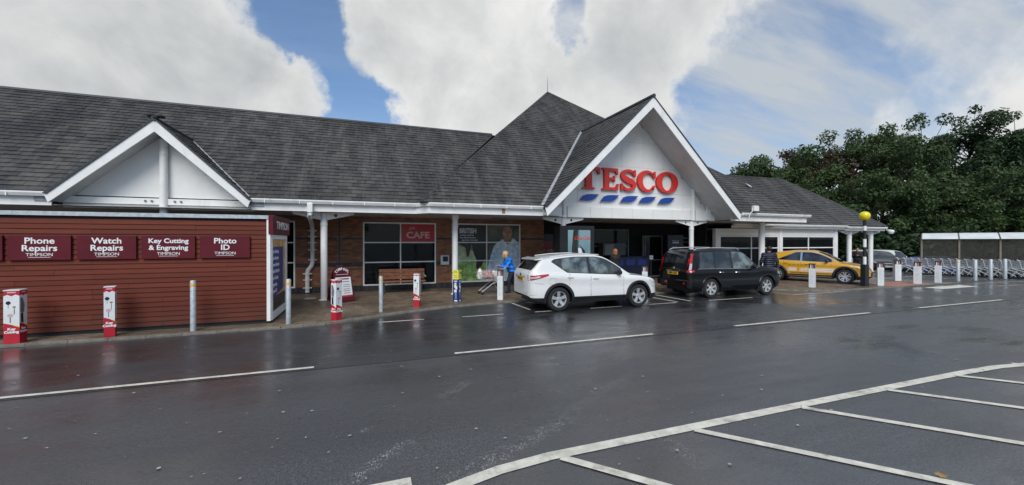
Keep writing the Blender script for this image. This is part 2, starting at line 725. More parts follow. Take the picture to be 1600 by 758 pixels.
def mat_board():
    t = NT('stained_board')
    g = t.noise(5, 7, .65, vec=t.pos(), sc=(.5, 6, 14))
    c = t.mix(t.island(), (.108, .021, .010), (.150, .031, .015))
    c = t.mix(t.ramp(g, .4, .75, 0, .5), c, (.065, .011, .007))
    c = t.mix(t.ramp(t.noise(1.2, 6, .7, vec=t.pos()), .55, .8, 0, .35), c, (.16, .045, .028))
    spl = t.n.new('ShaderNodeSeparateXYZ')
    t.l.new(t.pos(), spl.inputs[0])
    dm = t.math('MULTIPLY', t.ramp(spl.outputs[2], .12, .65, .75, 0), t.ramp(t.noise(4, 6, .7, vec=t.pos()), .3, .7))
    c = t.mix(dm, c, (.06, .03, .022))
    t.set(col=c, rough=.6, spec=.22)
    t.bump(g, .25, .006)
    M['stained_board'] = t.m


mat_board()


def mat_asphalt():
    t = NT('asphalt')
    p = t.pos()
    grit = t.noise(75, 3, .65, vec=p)
    mid = t.noise(9, 5, .6, vec=p)
    wet = t.ramp(t.noise(.33, 6, .6, vec=p, off=(2.1, 7.4, 0), dist=.4), .36, .66)
    c = t.mix(t.ramp(grit, .38, .68), (.020, .021, .023), (.112, .117, .125))
    st1 = t.noise(34, 2, .5, vec=p)
    st2 = t.noise(21, 3, .6, vec=p, off=(5, 8, 0))
    c = t.mix(t.ramp(st1, .50, .68, 0, .50), c, (.125, .130, .140))
    c = t.mix(t.ramp(st2, .53, .70, 0, .55), c, (.008, .008, .009))
    trk = t.noise(1.0, 4, .6, vec=p, sc=(.10, .9, 1), off=(0, 2.3, 0))
    c = t.mix(t.ramp(trk, .36, .64, 0, .42), c, (.020, .021, .023))
    c = t.mix(t.math('MULTIPLY', wet, .60), c, (.024, .025, .027))
    c = t.mix(t.ramp(mid, .55, .8, 0, .35), c, (.055, .056, .055))
    # pale scuffs dragged across the surface near the junction
    sx = t.n.new('ShaderNodeSeparateXYZ')
    t.l.new(p, sx.inputs[0])
    def band(cx, cy, ang, ln, wdt, amt):
        ca, sa = math.cos(ang), math.sin(ang)
        X = t.math('SUBTRACT', sx.outputs[0], cx); Y = t.math('SUBTRACT', sx.outputs[1], cy)
        u = t.math('ADD', t.math('MULTIPLY', X, ca), t.math('MULTIPLY', Y, sa))
        v = t.math('SUBTRACT', t.math('MULTIPLY', Y, ca), t.math('MULTIPLY', X, sa))
        f = t.math('MULTIPLY', t.ramp(t.math('ABSOLUTE', u), ln * .5, ln, 1, 0), t.ramp(t.math('ABSOLUTE', v), wdt * .25, wdt, 1, 0))
        return t.math('MULTIPLY', f, amt)
    k = band(.12, 3.82, R(43), .55, .12, 1.0)
    for b in ((1.4, 3.65, R(25), 1.1, .15, .85), (1.14, 5.33, R(41), .42, .13, .8), (0.0, 4.52, R(50), .13, .07, .8), (2.85, 3.05, R(80), .4, .14, .55), (3.0, 4.6, R(30), 1.6, .10, .35)):
        k = t.math('MAXIMUM', k, band(*b))
    sn = t.math('MULTIPLY', t.ramp(t.noise(60, 3, .7, vec=p, sc=(1, .45, 1)), .52, .60), t.ramp(t.noise(9, 4, .6, vec=p, off=(3, 3, 0)), .42, .56))
    k = t.math('MULTIPLY', k, sn)
    c = t.mix(t.math('MULTIPLY', k, .85), c, (.36, .37, .38))
    film = t.ramp(t.noise(1.7, 5, .6, vec=p, sc=(.5, 1.6, 1), off=(1.4, .3, 0)), .35, .65, -.05, .07)
    # the far lane was resurfaced: smoother and darker beyond the joint
    lane = t.ramp(sx.outputs[1], 6.89, 6.91)
    c = t.mix(t.math('MULTIPLY', lane, .55), c, (.012, .0125, .014))
    t.set(col=c, rough=t.math('ADD', t.ramp(wet, 0, 1, .46, .30), film), spec=.75, coat=t.ramp(wet, 0, 1, .45, 1.0), coatr=t.math('ADD', t.ramp(wet, 0, 1, .34, .20), film))
    t.b.inputs['Coat IOR'].default_value = 1.4
    h = t.math('ADD', t.math('ADD', t.math('MULTIPLY', grit, .7), t.math('MULTIPLY', st1, .8)), t.math('MULTIPLY', mid, .4))
    t.bump(h, .40, .010)
    M['asphalt'] = t.m


mat_asphalt()


def mat_leaf(name, a, b, c3):
    t = NT(name)
    i = t.island()
    c = t.mix(i, a, b)
    c = t.mix(t.ramp(t.noise(.35, 4, .6, vec=t.pos()), .45, .7, 0, .8), c, c3)
    t.set(col=c, rough=.55, spec=.3)
    tl = t.n.new('ShaderNodeBsdfTranslucent')
    t.l.new(c, tl.inputs[0])
    mx = t.n.new('ShaderNodeMixShader')
    mx.inputs[0].default_value = .25
    t.l.new(t.b.outputs[0], mx.inputs[1])
    t.l.new(tl.outputs[0], mx.inputs[2])
    t.l.new(mx.outputs[0], t.n['Material Output'].inputs[0])
    M[name] = t.m


mat_leaf('leaf_green', (.036, .066, .022), (.075, .12, .038), (.050, .075, .030))
mat_leaf('leaf_dark', (.024, .050, .022), (.055, .095, .038), (.036, .064, .028))
mat_leaf('leaf_copper', (.042, .026, .014), (.075, .050, .022), (.030, .040, .014))


def mat_padded(name, col, pitch):
    """padded cloth: horizontal quilting with creases between the seams"""
    t = NT(name)
    p = t.pos()
    sx_ = t.n.new('ShaderNodeSeparateXYZ')
    t.l.new(p, sx_.inputs[0])
    z = t.math('ADD', t.math('MULTIPLY', sx_.outputs[2], 6.2832 / pitch), t.math('MULTIPLY', t.noise(7, 3, .6, vec=p), 2.0))
    q = t.math('ABSOLUTE', t.math('SINE', t.math('MULTIPLY', z, .5)))
    cr = t.noise(24, 4, .6, vec=p, sc=(1, 1, .5))
    c = t.mix(t.ramp(q, 0, .35), tuple(x * .4 for x in col), col)
    c = t.mix(t.ramp(cr, .35, .7, 0, .5), c, tuple(min(1, x * 1.7) for x in col))
    t.set(col=c, rough=.45)
    t.bump(t.math('ADD', q, t.math('MULTIPLY', cr, .6)), .9, .03)
    M[name] = t.m


mat_padded('jacket_blue', (.010, .17, .62), .16)
mat_padded('jacket_navy', (.012, .017, .036), .085)
# ================================================================ SETTING
def sstep(t):
    t = max(0.0, min(1.0, t))
    return t * t * (3 - 2 * t)


def gz(x, y):
    """the car park falls away a little beyond the far end of the shop"""
    return -0.8 * sstep((x - 31) / 12) * sstep((y - 13) / 6)


xs = [-700, -200, -60, -20, 0, 15, 25] + [31 + i for i in range(0, 15)] + [50, 60, 80, 120, 250, 700]
ys = [-700, -200, -60, -20, 0, 8] + [13 + i for i in range(0, 9)] + [26, 32, 45, 70, 120, 250, 700]
m = MB()
for y in ys:
    for x in xs:
        m.v.append((x, y, gz(x, y)))
nx = len(xs)
for j in range(len(ys) - 1):
    for i in range(nx - 1):
        m.f.append((j * nx + i, j * nx + i + 1, (j + 1) * nx + i + 1, (j + 1) * nx + i))
m.build('road', M['asphalt'], smooth='all', kind='structure')

KERB = [(-14, 10.35), (-1.8, 10.33), (-.9, 10.5), (-.15, 10.85), (.9, 11.4), (2.3, 11.88), (3.4, 12.12), (4.5, 12.22), (6, 12.25), (14.6, 12.25), (15.6, 11.7), (16.6, 10.8), (17.4, 10.5), (22, 10.45), (26.5, 10.45)]


def kerby(x):
    for (a, b), (c, d) in zip(KERB, KERB[1:]):
        if a <= x <= c:
            return b + (d - b) * (x - a) / (c - a)
    return 10.4


PZ = 0.045       # top of the paving
pave = MB()
poly = KERB + [(26.5, 20), (-14, 20)]
pave.prism([(x, y, 0.004) for x, y in reversed(poly)], (0, 0, 0.02))
pavement = pave.build('pavement', M['mortar'], kind='structure')
# kerb stones
pts = []
for (a, b), (c, d) in zip(KERB, KERB[1:]):
    L = math.hypot(c - a, d - b)
    n = max(1, round(L / .6))
    for k in range(n):
        t = (k + .5) / n
        pts.append((a + (c - a) * t, b + (d - b) * t + .05, .026, L / n - .012, .10, .052, math.atan2(d - b, c - a)))
blocks('kerb_stone', pts, M['kerb_stone'], pavement)
# clay pavers in stretcher bond
lst = []
y = 10.46
row = 0
while y < 16.7:
    x = -9.0 + (row % 2) * .1
    while x < 21.5:
        ok = y > kerby(x) + .155 and not (x < -2.25 and 11.05 < y < 13.3)
        if ok and y < 16.7:
            lst.append((x, y, PZ - .014 + rnd.uniform(-.0025, .0025), .193, .093, .028, rnd.uniform(-.012, .012)))
        x += .2
    y += .1
    row += 1
blocks('paver', lst, M['paver'], pavement, stuffname='paving')
# tactile paving at the crossing
lst = []
for i in range(7):
    for j in range(3):
        lst.append((21.75 + i * .4, 10.72 + j * .4, PZ - .010, .392, .392, .024, 0))
blocks('tactile_slab', lst, M['tactile'], pavement)


# ---------------------------------------------------------------- painted markings
def strip(pts, w, name='road_marking', z=.006, mt='marking', round_ends=False):
    m = MB()
    L, Rr = [], []
    P = [Vector((p[0], p[1], 0)) for p in pts]
    for i, p in enumerate(P):
        if i == 0: t = P[1] - p
        elif i == len(P) - 1: t = p - P[i - 1]
        else: t = (P[i + 1] - p).normalized() + (p - P[i - 1]).normalized()
        t.normalize()
        n = Vector((-t.y, t.x, 0)) * (w / 2)
        L.append(p + n)
        Rr.append(p - n)
    k = len(P)
    vs = [(p.x, p.y, z) for p in L] + [(p.x, p.y, z) for p in Rr]
    m.add(vs, [(i + 1, i, k + i, k + i + 1) for i in range(k - 1)])
    return m.build(name, M[mt], kind='structure')


def worn(t):
    return t


strip([(-700, 6.90), (700, 6.90)], .022, 'road_joint', .0045, 'seam')
for x0, x1 in ((-13, -.76), (1.5, 5.82), (8.18, 13.24), (15.6, 20.4), (22.8, 27.5)):
    strip([(x0, 7.03), (x1, 7.03)], .085)
for x0, x1 in ((.32, 1.42), (2.42, 3.57), (4.5, 5.15), (6.3, 7.4), (8.4, 9.5), (10.9, 12.9), (14.9, 18.0)):
    strip([(x0, 10.36), (x1, 10.36)], .065)
strip([(4.45, 12.1), (4.52, 10.75)], .075)
strip([(4.95, 12.1), (5.6, 11.2)], .075)
strip([(9.55, 12.1), (9.65, 10.45)], .075)
strip([(10.15, 12.1), (10.2, 10.45)], .075)
strip([(15.0, 12.1), (14.95, 10.45)], .075)
# hatched island
arc = [(-.35, 1.7), (-.22, 2.2), (-.02, 2.65), (.28, 2.98), (.65, 3.2), (1.1, 3.31), (1.62, 3.36)]
strip(arc + [(4.9, 3.36), (8.5, 3.335), (9.4, 3.30), (10.3, 3.17), (11.4, 2.9), (12.4, 2.4), (13, 1.7)], .13, z=.006)
dv = Vector((1.3, -1.5)).normalized()
for i, x in enumerate((1.70, 3.27, 4.92, 6.58, 8.24, 9.9)):
    strip([(x, 3.30), (x + dv.x * 3.2, 3.30 + dv.y * 3.2)], .095, z=.0095)
strip([(-2.2, 3.42), (.36, 3.40)], .13)
# zebra stripes at the crossing
strip([(22.6, 9.75), (25.4, 9.75)], .6)
strip([(26.2, 9.2), (28.4, 9.1)], .28, mt='kerb_stone')
strip([(27.0, 10.2), (36, 9.6)], .06)
for i in range(4):
    strip([(24.5, 13.2 + i * 1.6), (33, 13.2 + i * 1.6)], .07, z=.01 + .018 * (24.5 < 26.5))
# gum and grit trodden into the asphalt: nobody could count it
m = MB()
for i in range(420):
    x, y = rnd.uniform(-5, 12), rnd.uniform(2.4, 9.8)
    r = rnd.choice((.006, .008, .010, .012, .02))
    n = 7
    el = rnd.uniform(.6, 1)
    vs = [(x + r * math.cos(k * 2 * math.pi / n) * rnd.uniform(.7, 1.1), y + r * el * math.sin(k * 2 * math.pi / n) * rnd.uniform(.7, 1.1), .0125) for k in range(n)]
    m.add(vs, [tuple(range(n))])
m.build('trodden_gum', M['gum'], kind='stuff')
tag(bpy.data.objects['trodden_gum'], 'pale spots of gum and grit trodden into the wet asphalt', 'gum spots')
# one autumn leaf
m = MB()
vs = []
for k in range(14):
    a = k * 2 * math.pi / 14
    r = .045 * (1 if k % 2 == 0 else .6)
    vs.append((4.58 + r * 1.3 * math.cos(a), 1.92 + r * math.sin(a), .012 + .012 * abs(math.sin(a * 1.5))))
m.add(vs + [(4.58, 1.92, .014)], [(k, (k + 1) % 14, 14) for k in range(14)])
lf = m.build('fallen_leaf', M['leaf_litter'])
tag(lf, 'small brown fallen leaf lying on the asphalt beside a painted line', 'leaf')
# ================================================================ SUPERMARKET
B = empty('supermarket_building', (8, 20, 0), 'long brick supermarket with slate roofs and white gabled entrance', 'supermarket')
WY = 16.8
slates_all = []          # (kind, verts) collected, nearest ones become parts


def slates(o, u, v, poly, course=.215, width=.30):
    """clip a field of slates to a convex polygon (in u,v metres) on the plane o + u*U + v*V"""
    o, u, v = Vector(o), Vector(u).normalized(), Vector(v).normalized()
    n = u.cross(v)
    vmin = min(p[1] for p in poly)
    vmax = max(p[1] for p in poly)

    def span(vv):
        xs = []
        k = len(poly)
        for i in range(k):
            (a, b), (c, d) = poly[i], poly[(i + 1) % k]
            if (b - vv) * (d - vv) <= 0 and abs(d - b) > 1e-9:
                xs.append(a + (c - a) * (vv - b) / (d - b))
        return (min(xs), max(xs)) if len(xs) >= 2 else None
    r = int(vmin / course) - 1
    while r * course < vmax:
        v0, v1 = r * course, (r + 1) * course + .03
        a0, a1 = max(v0, vmin + 1e-4), min(v1, vmax - 1e-4)
        if a1 - a0 > .01:
            s0, s1 = span(a0), span(a1)
            if s0 and s1:
                j = int(min(s0[0], s1[0]) / width) - 2
                jmax = int(max(s0[1], s1[1]) / width) + 2
                while j <= jmax:
                    ua = (j + .5 * (r % 2)) * width + .003
                    ub = ua + width - .006
                    q = [max(ua, s0[0]), min(ub, s0[1]), min(ub, s1[1]), max(ua, s1[0])]
                    if q[1] - q[0] > .02 or q[2] - q[3] > .02:
                        if q[1] < q[0]: q[0] = q[1] = (q[0] + q[1]) / 2
                        if q[2] < q[3]: q[2] = q[3] = (q[2] + q[3]) / 2
                        h0 = .030 + rnd.uniform(-.004, .008)
                        dz = rnd.uniform(-.006, .006) if a0 == v0 else 0
                        P = lambda uu, vv, h: o + u * uu + v * vv + n * h
                        lowv = a0 + dz
                        vs = [P(q[0], lowv, .0), P(q[1], lowv, .0), P(q[0], lowv, h0), P(q[1], lowv, h0 + rnd.uniform(-.003, .003)), P(q[2], a1, .006), P(q[3], a1, .006)]
                        slates_all.append(vs)
                    j += 1
        r += 1
    # boarding under the slates
    m = MB()
    m.add([o + u * a + v * b - n * .004 for a, b in poly], [tuple(range(len(poly)))])
    return m


def plane_uv(o, u, v, pts):
    o, u, v = Vector(o), Vector(u).normalized(), Vector(v).normalized()
    return [((Vector(p) - o).dot(u), (Vector(p) - o).dot(v)) for p in pts]


def roof_face(o, u, v, pts):
    return slates(o, u, v, plane_uv(o, u, v, pts))


T40 = math.tan(R(40))
EZ = 3.30
MY, RY = 14.0, 18.6
RZ = EZ + T40 * (RY - MY)
roofs = MB()


def addm(mm):
    roofs.add(mm.v, mm.f)


# main roof, cut round the small gable
o, u, v = (-16, MY, EZ), (1, 0, 0), (0, 1, T40)
DX, DH, DZ = -5.5, 2.25, 5.40
DY = MY + (DZ - EZ) / T40
mp = lambda x, y: (x, y, EZ + T40 * (y - MY))
for pts in ([mp(-16, MY), mp(DX - DH, MY), mp(DX - DH, RY), mp(-16, RY)],
            [mp(DX - DH, MY), mp(DX, DY), mp(DX, RY), mp(DX - DH, RY)],
            [mp(DX + DH, MY), mp(DX + DH, RY), mp(DX, RY), mp(DX, DY)],
            [mp(DX + DH, MY), mp(1.75, MY), mp(5.9, RY), mp(DX + DH, RY)]):
    addm(roof_face(o, u, v, pts))
addm(MB().add([(-16, RY, RZ - .01), (9, RY, RZ - .01), (9, RY + 4.6, EZ), (-16, RY + 4.6, EZ)], [(0, 1, 2, 3)]))
# tower roof (pyramid)
TX0, TX1, TY0 = 1.75, 20.6, 13.5
AP = (10.95, 23.2, 11.5)
st = (AP[2] - EZ) / (AP[1] - TY0)
tp = lambda x, y: (x, y, EZ + st * (y - TY0))
GX, GH, GY, GZ = 10.95, 4.75, 13.2, 7.85
GYB = TY0 + (GZ - EZ) / st
o, u, v = (TX0, TY0, EZ), (1, 0, 0), (0, 1, st)
addm(roof_face(o, u, v, [tp(TX0, TY0), tp(GX - GH, TY0), tp(GX, GYB), AP]))
addm(roof_face(o, u, v, [tp(GX + GH, TY0), tp(TX1, TY0), AP, tp(GX, GYB)]))
# left and right faces of the pyramid
TYB = 2 * AP[1] - TY0
sl_ = (AP[2] - EZ) / (AP[0] - TX0)
addm(roof_face((TX0, TYB, EZ), (0, -1, 0), (1, 0, sl_), [(TX0, TYB, EZ), (TX0, TY0, EZ), AP]))
sr_ = (AP[2] - EZ) / (TX1 - AP[0])
addm(MB().add([(TX1, TY0, EZ), (TX1, TYB, EZ), AP], [(0, 1, 2)]))
addm(MB().add([(TX0, TYB, EZ), (TX1, TYB, EZ), AP], [(1, 0, 2)]))
# entrance gable roof
sg = (GZ - EZ) / GH
addm(roof_face((GX - GH, 20, EZ), (0, -1, 0), (1, 0, sg), [(GX - GH, TY0, EZ), (GX - GH, GY, EZ), (GX, GY, GZ), (GX, GYB, GZ)]))
addm(roof_face((GX + GH, 10, EZ), (0, 1, 0), (-1, 0, sg), [(GX + GH, GY, EZ), (GX + GH, TY0, EZ), (GX, GYB, GZ), (GX, GY, GZ)]))
# small gable roof
DGY = 14.02
sd = (DZ - EZ) / DH
addm(roof_face((DX - DH, 20, EZ), (0, -1, 0), (1, 0, sd), [(DX - DH, MY, EZ), (DX - DH, DGY - .12, EZ), (DX, DGY - .12, DZ), (DX, DY, DZ)]))
addm(roof_face((DX + DH, 10, EZ), (0, 1, 0), (-1, 0, sd), [(DX + DH, DGY - .12, EZ), (DX + DH, MY, EZ), (DX, DY, DZ), (DX, DGY - .12, DZ)]))
# right wing roof
WE, WYE, WXE = 2.95, 15.8, 31.5
WRY = WYE + 4.0
WRZ = WE + T40 * 4.0
wp = lambda x, y: (x, y, WE + T40 * (y - WYE))
addm(roof_face((16, WYE, WE), (1, 0, 0), (0, 1, T40), [wp(16, WYE), wp(WXE, WYE), wp(WXE - 4, WRY), wp(16, WRY)]))
addm(roof_face((WXE, WYE, WE), (0, 1, 0), (-1, 0, T40), [(WXE, WYE, WE), (WXE, WYE + 8, WE), (WXE - 4, WRY, WRZ)]))
addm(MB().add([(16, WRY, WRZ), (WXE - 4, WRY, WRZ), (WXE, WYE + 8, WE), (16, WYE + 8, WE)], [(3, 2, 1, 0)]))
addm(MB().add([(-16, 23, 3.4), (30, 23, 2.9), (30, 48, 2.9), (-16, 48, 3.4)], [(0, 1, 2, 3)]))
roof = roofs.build('roof', M['dark_edge'], B)

# individual slates: the 300 nearest are parts, the rest one mass
FCS = [(2, 3, 4, 5), (0, 1, 3, 2), (1, 4, 3), (0, 2, 5)]
slates_all.sort(key=lambda q: (q[2].x ** 2 + q[2].y ** 2 + (q[2].z - 2) ** 2) + (400 if q[2].x < -8.5 else 0))
for q in slates_all[:300]:
    MB().add(q, FCS).build('slate', M['slate'], roof)
m = MB()
for q in slates_all[300:]:
    m.add(q, FCS)
m.build('slates', M['slate'], roof, kind='stuff')

# ridges, hips, valleys, finials
def capline(name, a, b, r, mt, parent=roof, n=6):
    return MB().tube([a, b], r, n).build(name, M[mt], parent)


capline('ridge_tile', (-16, RY, RZ + .01), (5.8, RY, RZ + .01), .075, 'dark_edge')
capline('hip_tile', tp(TX0, TY0), AP, .05, 'slate')
capline('hip_tile', tp(TX1, TY0), AP, .05, 'slate')
capline('ridge_tile', (GX, GY - .05, GZ + .03), (GX, GYB, GZ + .03), .08, 'dark_edge')
capline('ridge_tile', (DX, DGY - .16, DZ + .02), (DX, DY, DZ + .02), .07, 'dark_edge')
capline('ridge_tile', (14, WRY, WRZ + .01), (WXE - 4, WRY, WRZ + .01), .07, 'slate')
capline('hip_tile', (WXE, WYE, WE + .01), (WXE - 4, WRY, WRZ + .01), .05, 'slate')
for a, b in (((GX - GH, TY0, EZ), (GX, GYB, GZ)), ((GX + GH, TY0, EZ), (GX, GYB, GZ))):
    a, b = Vector(a), Vector(b)
    e = b - a
    s = Vector((-1 if a.x < GX else 1, 0, 0)) * .10
    m = MB()
    m.add([a + Vector((0, 0, .03)), a + s + Vector((0, 0, .05)), b + s + Vector((0, 0, .05)), b + Vector((0, 0, .03))], [(0, 1, 2, 3)])
    m.tube([a + Vector((0, 0, .03)), b + Vector((0, 0, .03))], .035, 6)
    m.build('valley_flashing', M['lead'], roof)
for sx in (-1, 1):
    a, b = Vector((DX + sx * DH, MY, EZ + .03)), Vector((DX, DY, DZ + .03))
    m = MB()
    m.tube([a, b], .03, 6)
    m.build('valley_flashing', M['lead'], roof)
MB().tube([AP, (AP[0], AP[1], AP[2] + .95)], [.02, .006], 6).build('lightning_rod', M['dark_frame'], roof)
m = MB()
for k in range(14):
    c = (DX + rnd.uniform(-.16, .16), DGY - .08 + rnd.uniform(-.06, .12), DZ + .06 + rnd.uniform(-.02, .06))
    m.lathe([(0.001, -.05), (.05, -.03), (.065, 0), (.045, .03), (.001, .05)], 7, c)
m.build('moss_clump', M['moss'], roof)
# lifted slate / vent on the right hip
m = MB()
hp = Vector(tp(TX1, TY0)).lerp(Vector(AP), .19)
m.prism([hp + Vector((-.12, -.14, .0)), hp + Vector((.14, -.12, -.05)), hp + Vector((.16, .05, .06)), hp + Vector((-.1, .05, .14))], (0, .05, .06))
m.build('roof_vent', M['sign_pale'], roof)

# ---------------------------------------------------------------- eaves: fascia boards and gutters
GPROF = [(0, 0), (-.03, -.10), (-.10, -.12), (-.14, -.04), (-.14, .0), (-.12, .0)]


def gutter(x0, x1, yf, ztop, name='gutter'):
    m = MB()
    m.prism([(x0, yf + p[0], ztop + p[1]) for p in GPROF], (x1 - x0, 0, 0))
    return m.build(name, M['gutter_white'], B)


def fascia(x0, x1, yf, z0, z1):
    return MB().box(x0, x1, yf, yf + .03, z0, z1).build('fascia_board', M['white_paint'], B)


for x0, x1 in ((-16, DX - DH - .02), (DX + DH + .02, TX0 - .12)):
    fascia(x0, x1, MY + .12, 2.95, 3.20)
    gutter(x0, x1, MY + .10, EZ)
# splayed corner where the tower eave steps forward
m = MB()
m.prism([(TX0 - .12, MY + .12, 2.95), (TX0 - .12, MY + .15, 2.95), (TX0 + .3, TY0 + .13, 2.95), (TX0 + .3, TY0 + .10, 2.95)], (0, 0, .25))
m.build('fascia_board', M['white_paint'], B)
m = MB()
a, b = Vector((TX0 - .13, MY + .10, 0)), Vector((TX0 + .31, TY0 + .08, 0))
for i in range(len(GPROF) - 1):
    p, q = GPROF[i], GPROF[i + 1]
    m.add([a + Vector((0, p[0], EZ + p[1])), b + Vector((0, p[0], EZ + p[1])), b + Vector((0, q[0], EZ + q[1])), a + Vector((0, q[0], EZ + q[1]))], [(0, 1, 2, 3)])
m.build('gutter', M['gutter_white'], B)
fascia(TX0 + .3, GX - GH + .1, TY0 + .10, 2.95, 3.20)
gutter(TX0 + .3, GX - GH - .02, TY0 + .08, EZ)
fascia(GX + GH - .1, TX1, TY0 + .10, 2.93, 3.18)
gutter(GX + GH + .02, TX1 + .12, TY0 + .08, EZ)
m = MB().box(TX1 - .03, TX1, TY0 + .131, 19, 2.95, 3.2)
m.build('fascia_board', M['white_paint'], B)
for k in range(28):
    gx_ = -9.5 + k * .95
    if not (DX - DH - .1 < gx_ < DX + DH + .1 or 1.4 < gx_ < 2.2 or 6.0 < gx_ < 15.9):
        gy_ = MY if gx_ < 1.7 else TY0 - .02
        MB().box(gx_ - .012, gx_ + .012, gy_ - .046, gy_ + .1, EZ - .128, EZ + .004).build('gutter_bracket', M['white_paint'], B)
# rust stain under the gutter joint
MB().box(4.62, 4.74, TY0 + .096, TY0 + .099, 2.99, 3.17).build('rust_stain', M['leaf_litter'], B)
# wing eaves
fascia(18.3, 27.6, WYE + .12, 2.72, 2.86)
gutter(18.3, 27.6, WYE + .10, WE)
fascia(27.6, WXE, WYE + .12, 2.66, 2.80)
gutter(27.6, WXE, WYE + .10, WE - .05)
MB().box(WXE - .03, WXE, WYE + .15, WYE + 8, 2.66, 2.85).build('fascia_board', M['white_paint'], B)


# ---------------------------------------------------------------- gables
def bargeboards(cx, half, z0, z1, yf, w, th):
    sl = (z1 - z0) / half
    for s in (-1, 1):
        p = [(cx + s * half, yf, z0), (cx, yf, z1), (cx, yf, z1 - w), (cx + s * (half - .03), yf, z0 - w + .06), (cx + s * (half + .05), yf, z0 - .05)]
        m = MB().prism(p if s < 0 else list(reversed(p)), (0, th, 0))
        m.build('bargeboard', M['white_paint'], B)
        # dark verge strip over the board
        q = [(cx + s * (half + .07), yf - .03, z0 - .03), (cx, yf - .03, z1 + .045), (cx, yf - .03, z1 + .002), (cx + s * half, yf - .03, z0 - .05)]
        MB().prism(q if s < 0 else list(reversed(q)), (0, .16, 0)).build('verge_strip', M['dark_edge'], B)


bargeboards(GX, GH, EZ - .02, GZ - .01, GY, .42, .05)
bargeboards(DX, DH, EZ - .02, DZ - .01, DGY - .12, .33, .05)


def sloped_soffit(cx, half, z0, z1, y0, y1, drop):
    for s in (-1, 1):
        m = MB()
        sl = (z1 - z0) / half
        hb = half - .02
        p = [(cx + s * hb, y0, z0 - drop), (cx, y0, z1 - drop), (cx, y1, z1 - drop), (cx + s * hb, y1, z0 - drop)]
        m.prism(p, (0, 0, .02))
        m.build('soffit', M['soffit'], B)


PY = 14.56            # face of the big gable panel
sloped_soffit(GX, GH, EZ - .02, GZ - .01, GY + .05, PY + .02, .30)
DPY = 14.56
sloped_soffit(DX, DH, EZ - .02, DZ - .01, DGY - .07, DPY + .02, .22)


def gable_panels(cx, z0, ztop, slope, yf, rows, cols, name='facade_panel', mt='white_panel', gap=.004):
    """rectangular sheets clipped by the gable triangle, each a part"""
    hw = lambda z: max(0.0, (ztop - z) / slope)
    for (za, zb) in rows:
        for (xa, xb) in cols:
            a, b = xa + gap, xb - gap
            lo0, hi0 = cx - hw(za + gap), cx + hw(za + gap)
            lo1, hi1 = cx - hw(zb - gap), cx + hw(zb - gap)
            zs = [za + gap + (zb - za - 2 * gap) * t / 6 for t in range(7)]
            L, Q = [], []
            for z in zs:
                l, h = max(a, cx - hw(z)), min(b, cx + hw(z))
                if h - l > .01:
                    L.append((l, yf, z))
                    Q.append((h, yf, z))
            if len(L) >= 2:
                MB().prism(L[::-1] + Q, (0, .02, 0)).build(name, M[mt], B)


cols = [(GX - 4.9 + i * 1.09, GX - 4.9 + (i + 1) * 1.09) for i in range(9)]
gable_panels(GX, 3.42, GZ - .31, sg, PY, [(3.42, 4.12), (4.12, 5.22), (5.22, 6.3), (6.3, 7.6)], cols)
MB().prism([(GX - GH + .1, PY + .03, 3.0), (GX + GH - .1, PY + .03, 3.0), (GX, PY + .03, GZ - .32)], (0, .05, 0)).build('gable_backing', M['white_panel'], B)
# deep beam boxed in with sheets between the columns
xx = 7.72
while xx < 14.1:
    x2 = min(xx + 1.06, 14.16)
    MB().box(xx + .006, x2 - .006, PY - .10, PY + .02, 2.98, 3.415).build('beam_panel', M['white_panel'], B)
    xx = x2
MB().box(GX - GH - .1, 7.47, PY - .10, PY + .02, 2.98, 3.40).build('beam_panel', M['white_panel'], B)
MB().box(14.40, GX + GH - .15, PY - .10, PY + .02, 2.96, 3.44).build('beam_panel', M['white_panel'], B)
MB().box(15.0, 15.25, PY - .16, PY - .102, 3.0, 4.15).build('beam_panel', M['white_panel'], B)
m = MB()
m.prism([(GX - GH - .6, PY - .35, 2.985), (7.45, PY - .35, 2.985), (7.45, PY - .1, 2.985), (GX - GH - .2, PY - .1, 2.985)], (0, 0, .03))
m.build('beam_flashing', M['white_panel'], B)
# small gable infill
for s in (-1, 1):
    hw0, hw1 = (DZ - .24 - 3.28) / sd, .09
    p = [(DX + s * .004, DPY, 3.28), (DX + s * hw0, DPY, 3.28), (DX + s * .004, DPY, DZ - .25)]
    MB().prism(p if s > 0 else p[::-1], (0, .02, 0)).build('facade_panel', M['white_panel'], B)
m = MB().box(DX - DH - .05, DX - .08, DPY - .12, DPY - .02, 3.06, 3.24)
m.build('tie_beam', M['white_paint'], B)
m = MB().box(DX + .08, DX + DH + .05, DPY - .12, DPY - .02, 3.06, 3.24)
m.build('tie_beam', M['white_paint'], B)
MB().box(DX - DH, DX + DH, DPY - .05, DPY + .05, 2.93, 3.05).build('tie_beam', M['white_paint'], B)
for x in (-.42, -.27, .27, .42):
    MB().lathe([(.001, -.02), (.03, -.02), (.03, 0)], 10, (DX + x, DPY - .125, 3.16), 'Y').build('bolt', M['grey_frame'], B)
for x0, x1, ye in ((DX - DH - .35, DX - DH + .02, MY), (DX + DH - .02, DX + DH + .35, MY)):
    MB().box(x0, x1, MY + .09, MY + .119, 3.06, 3.26).build('fascia_return', M['lead'], B)


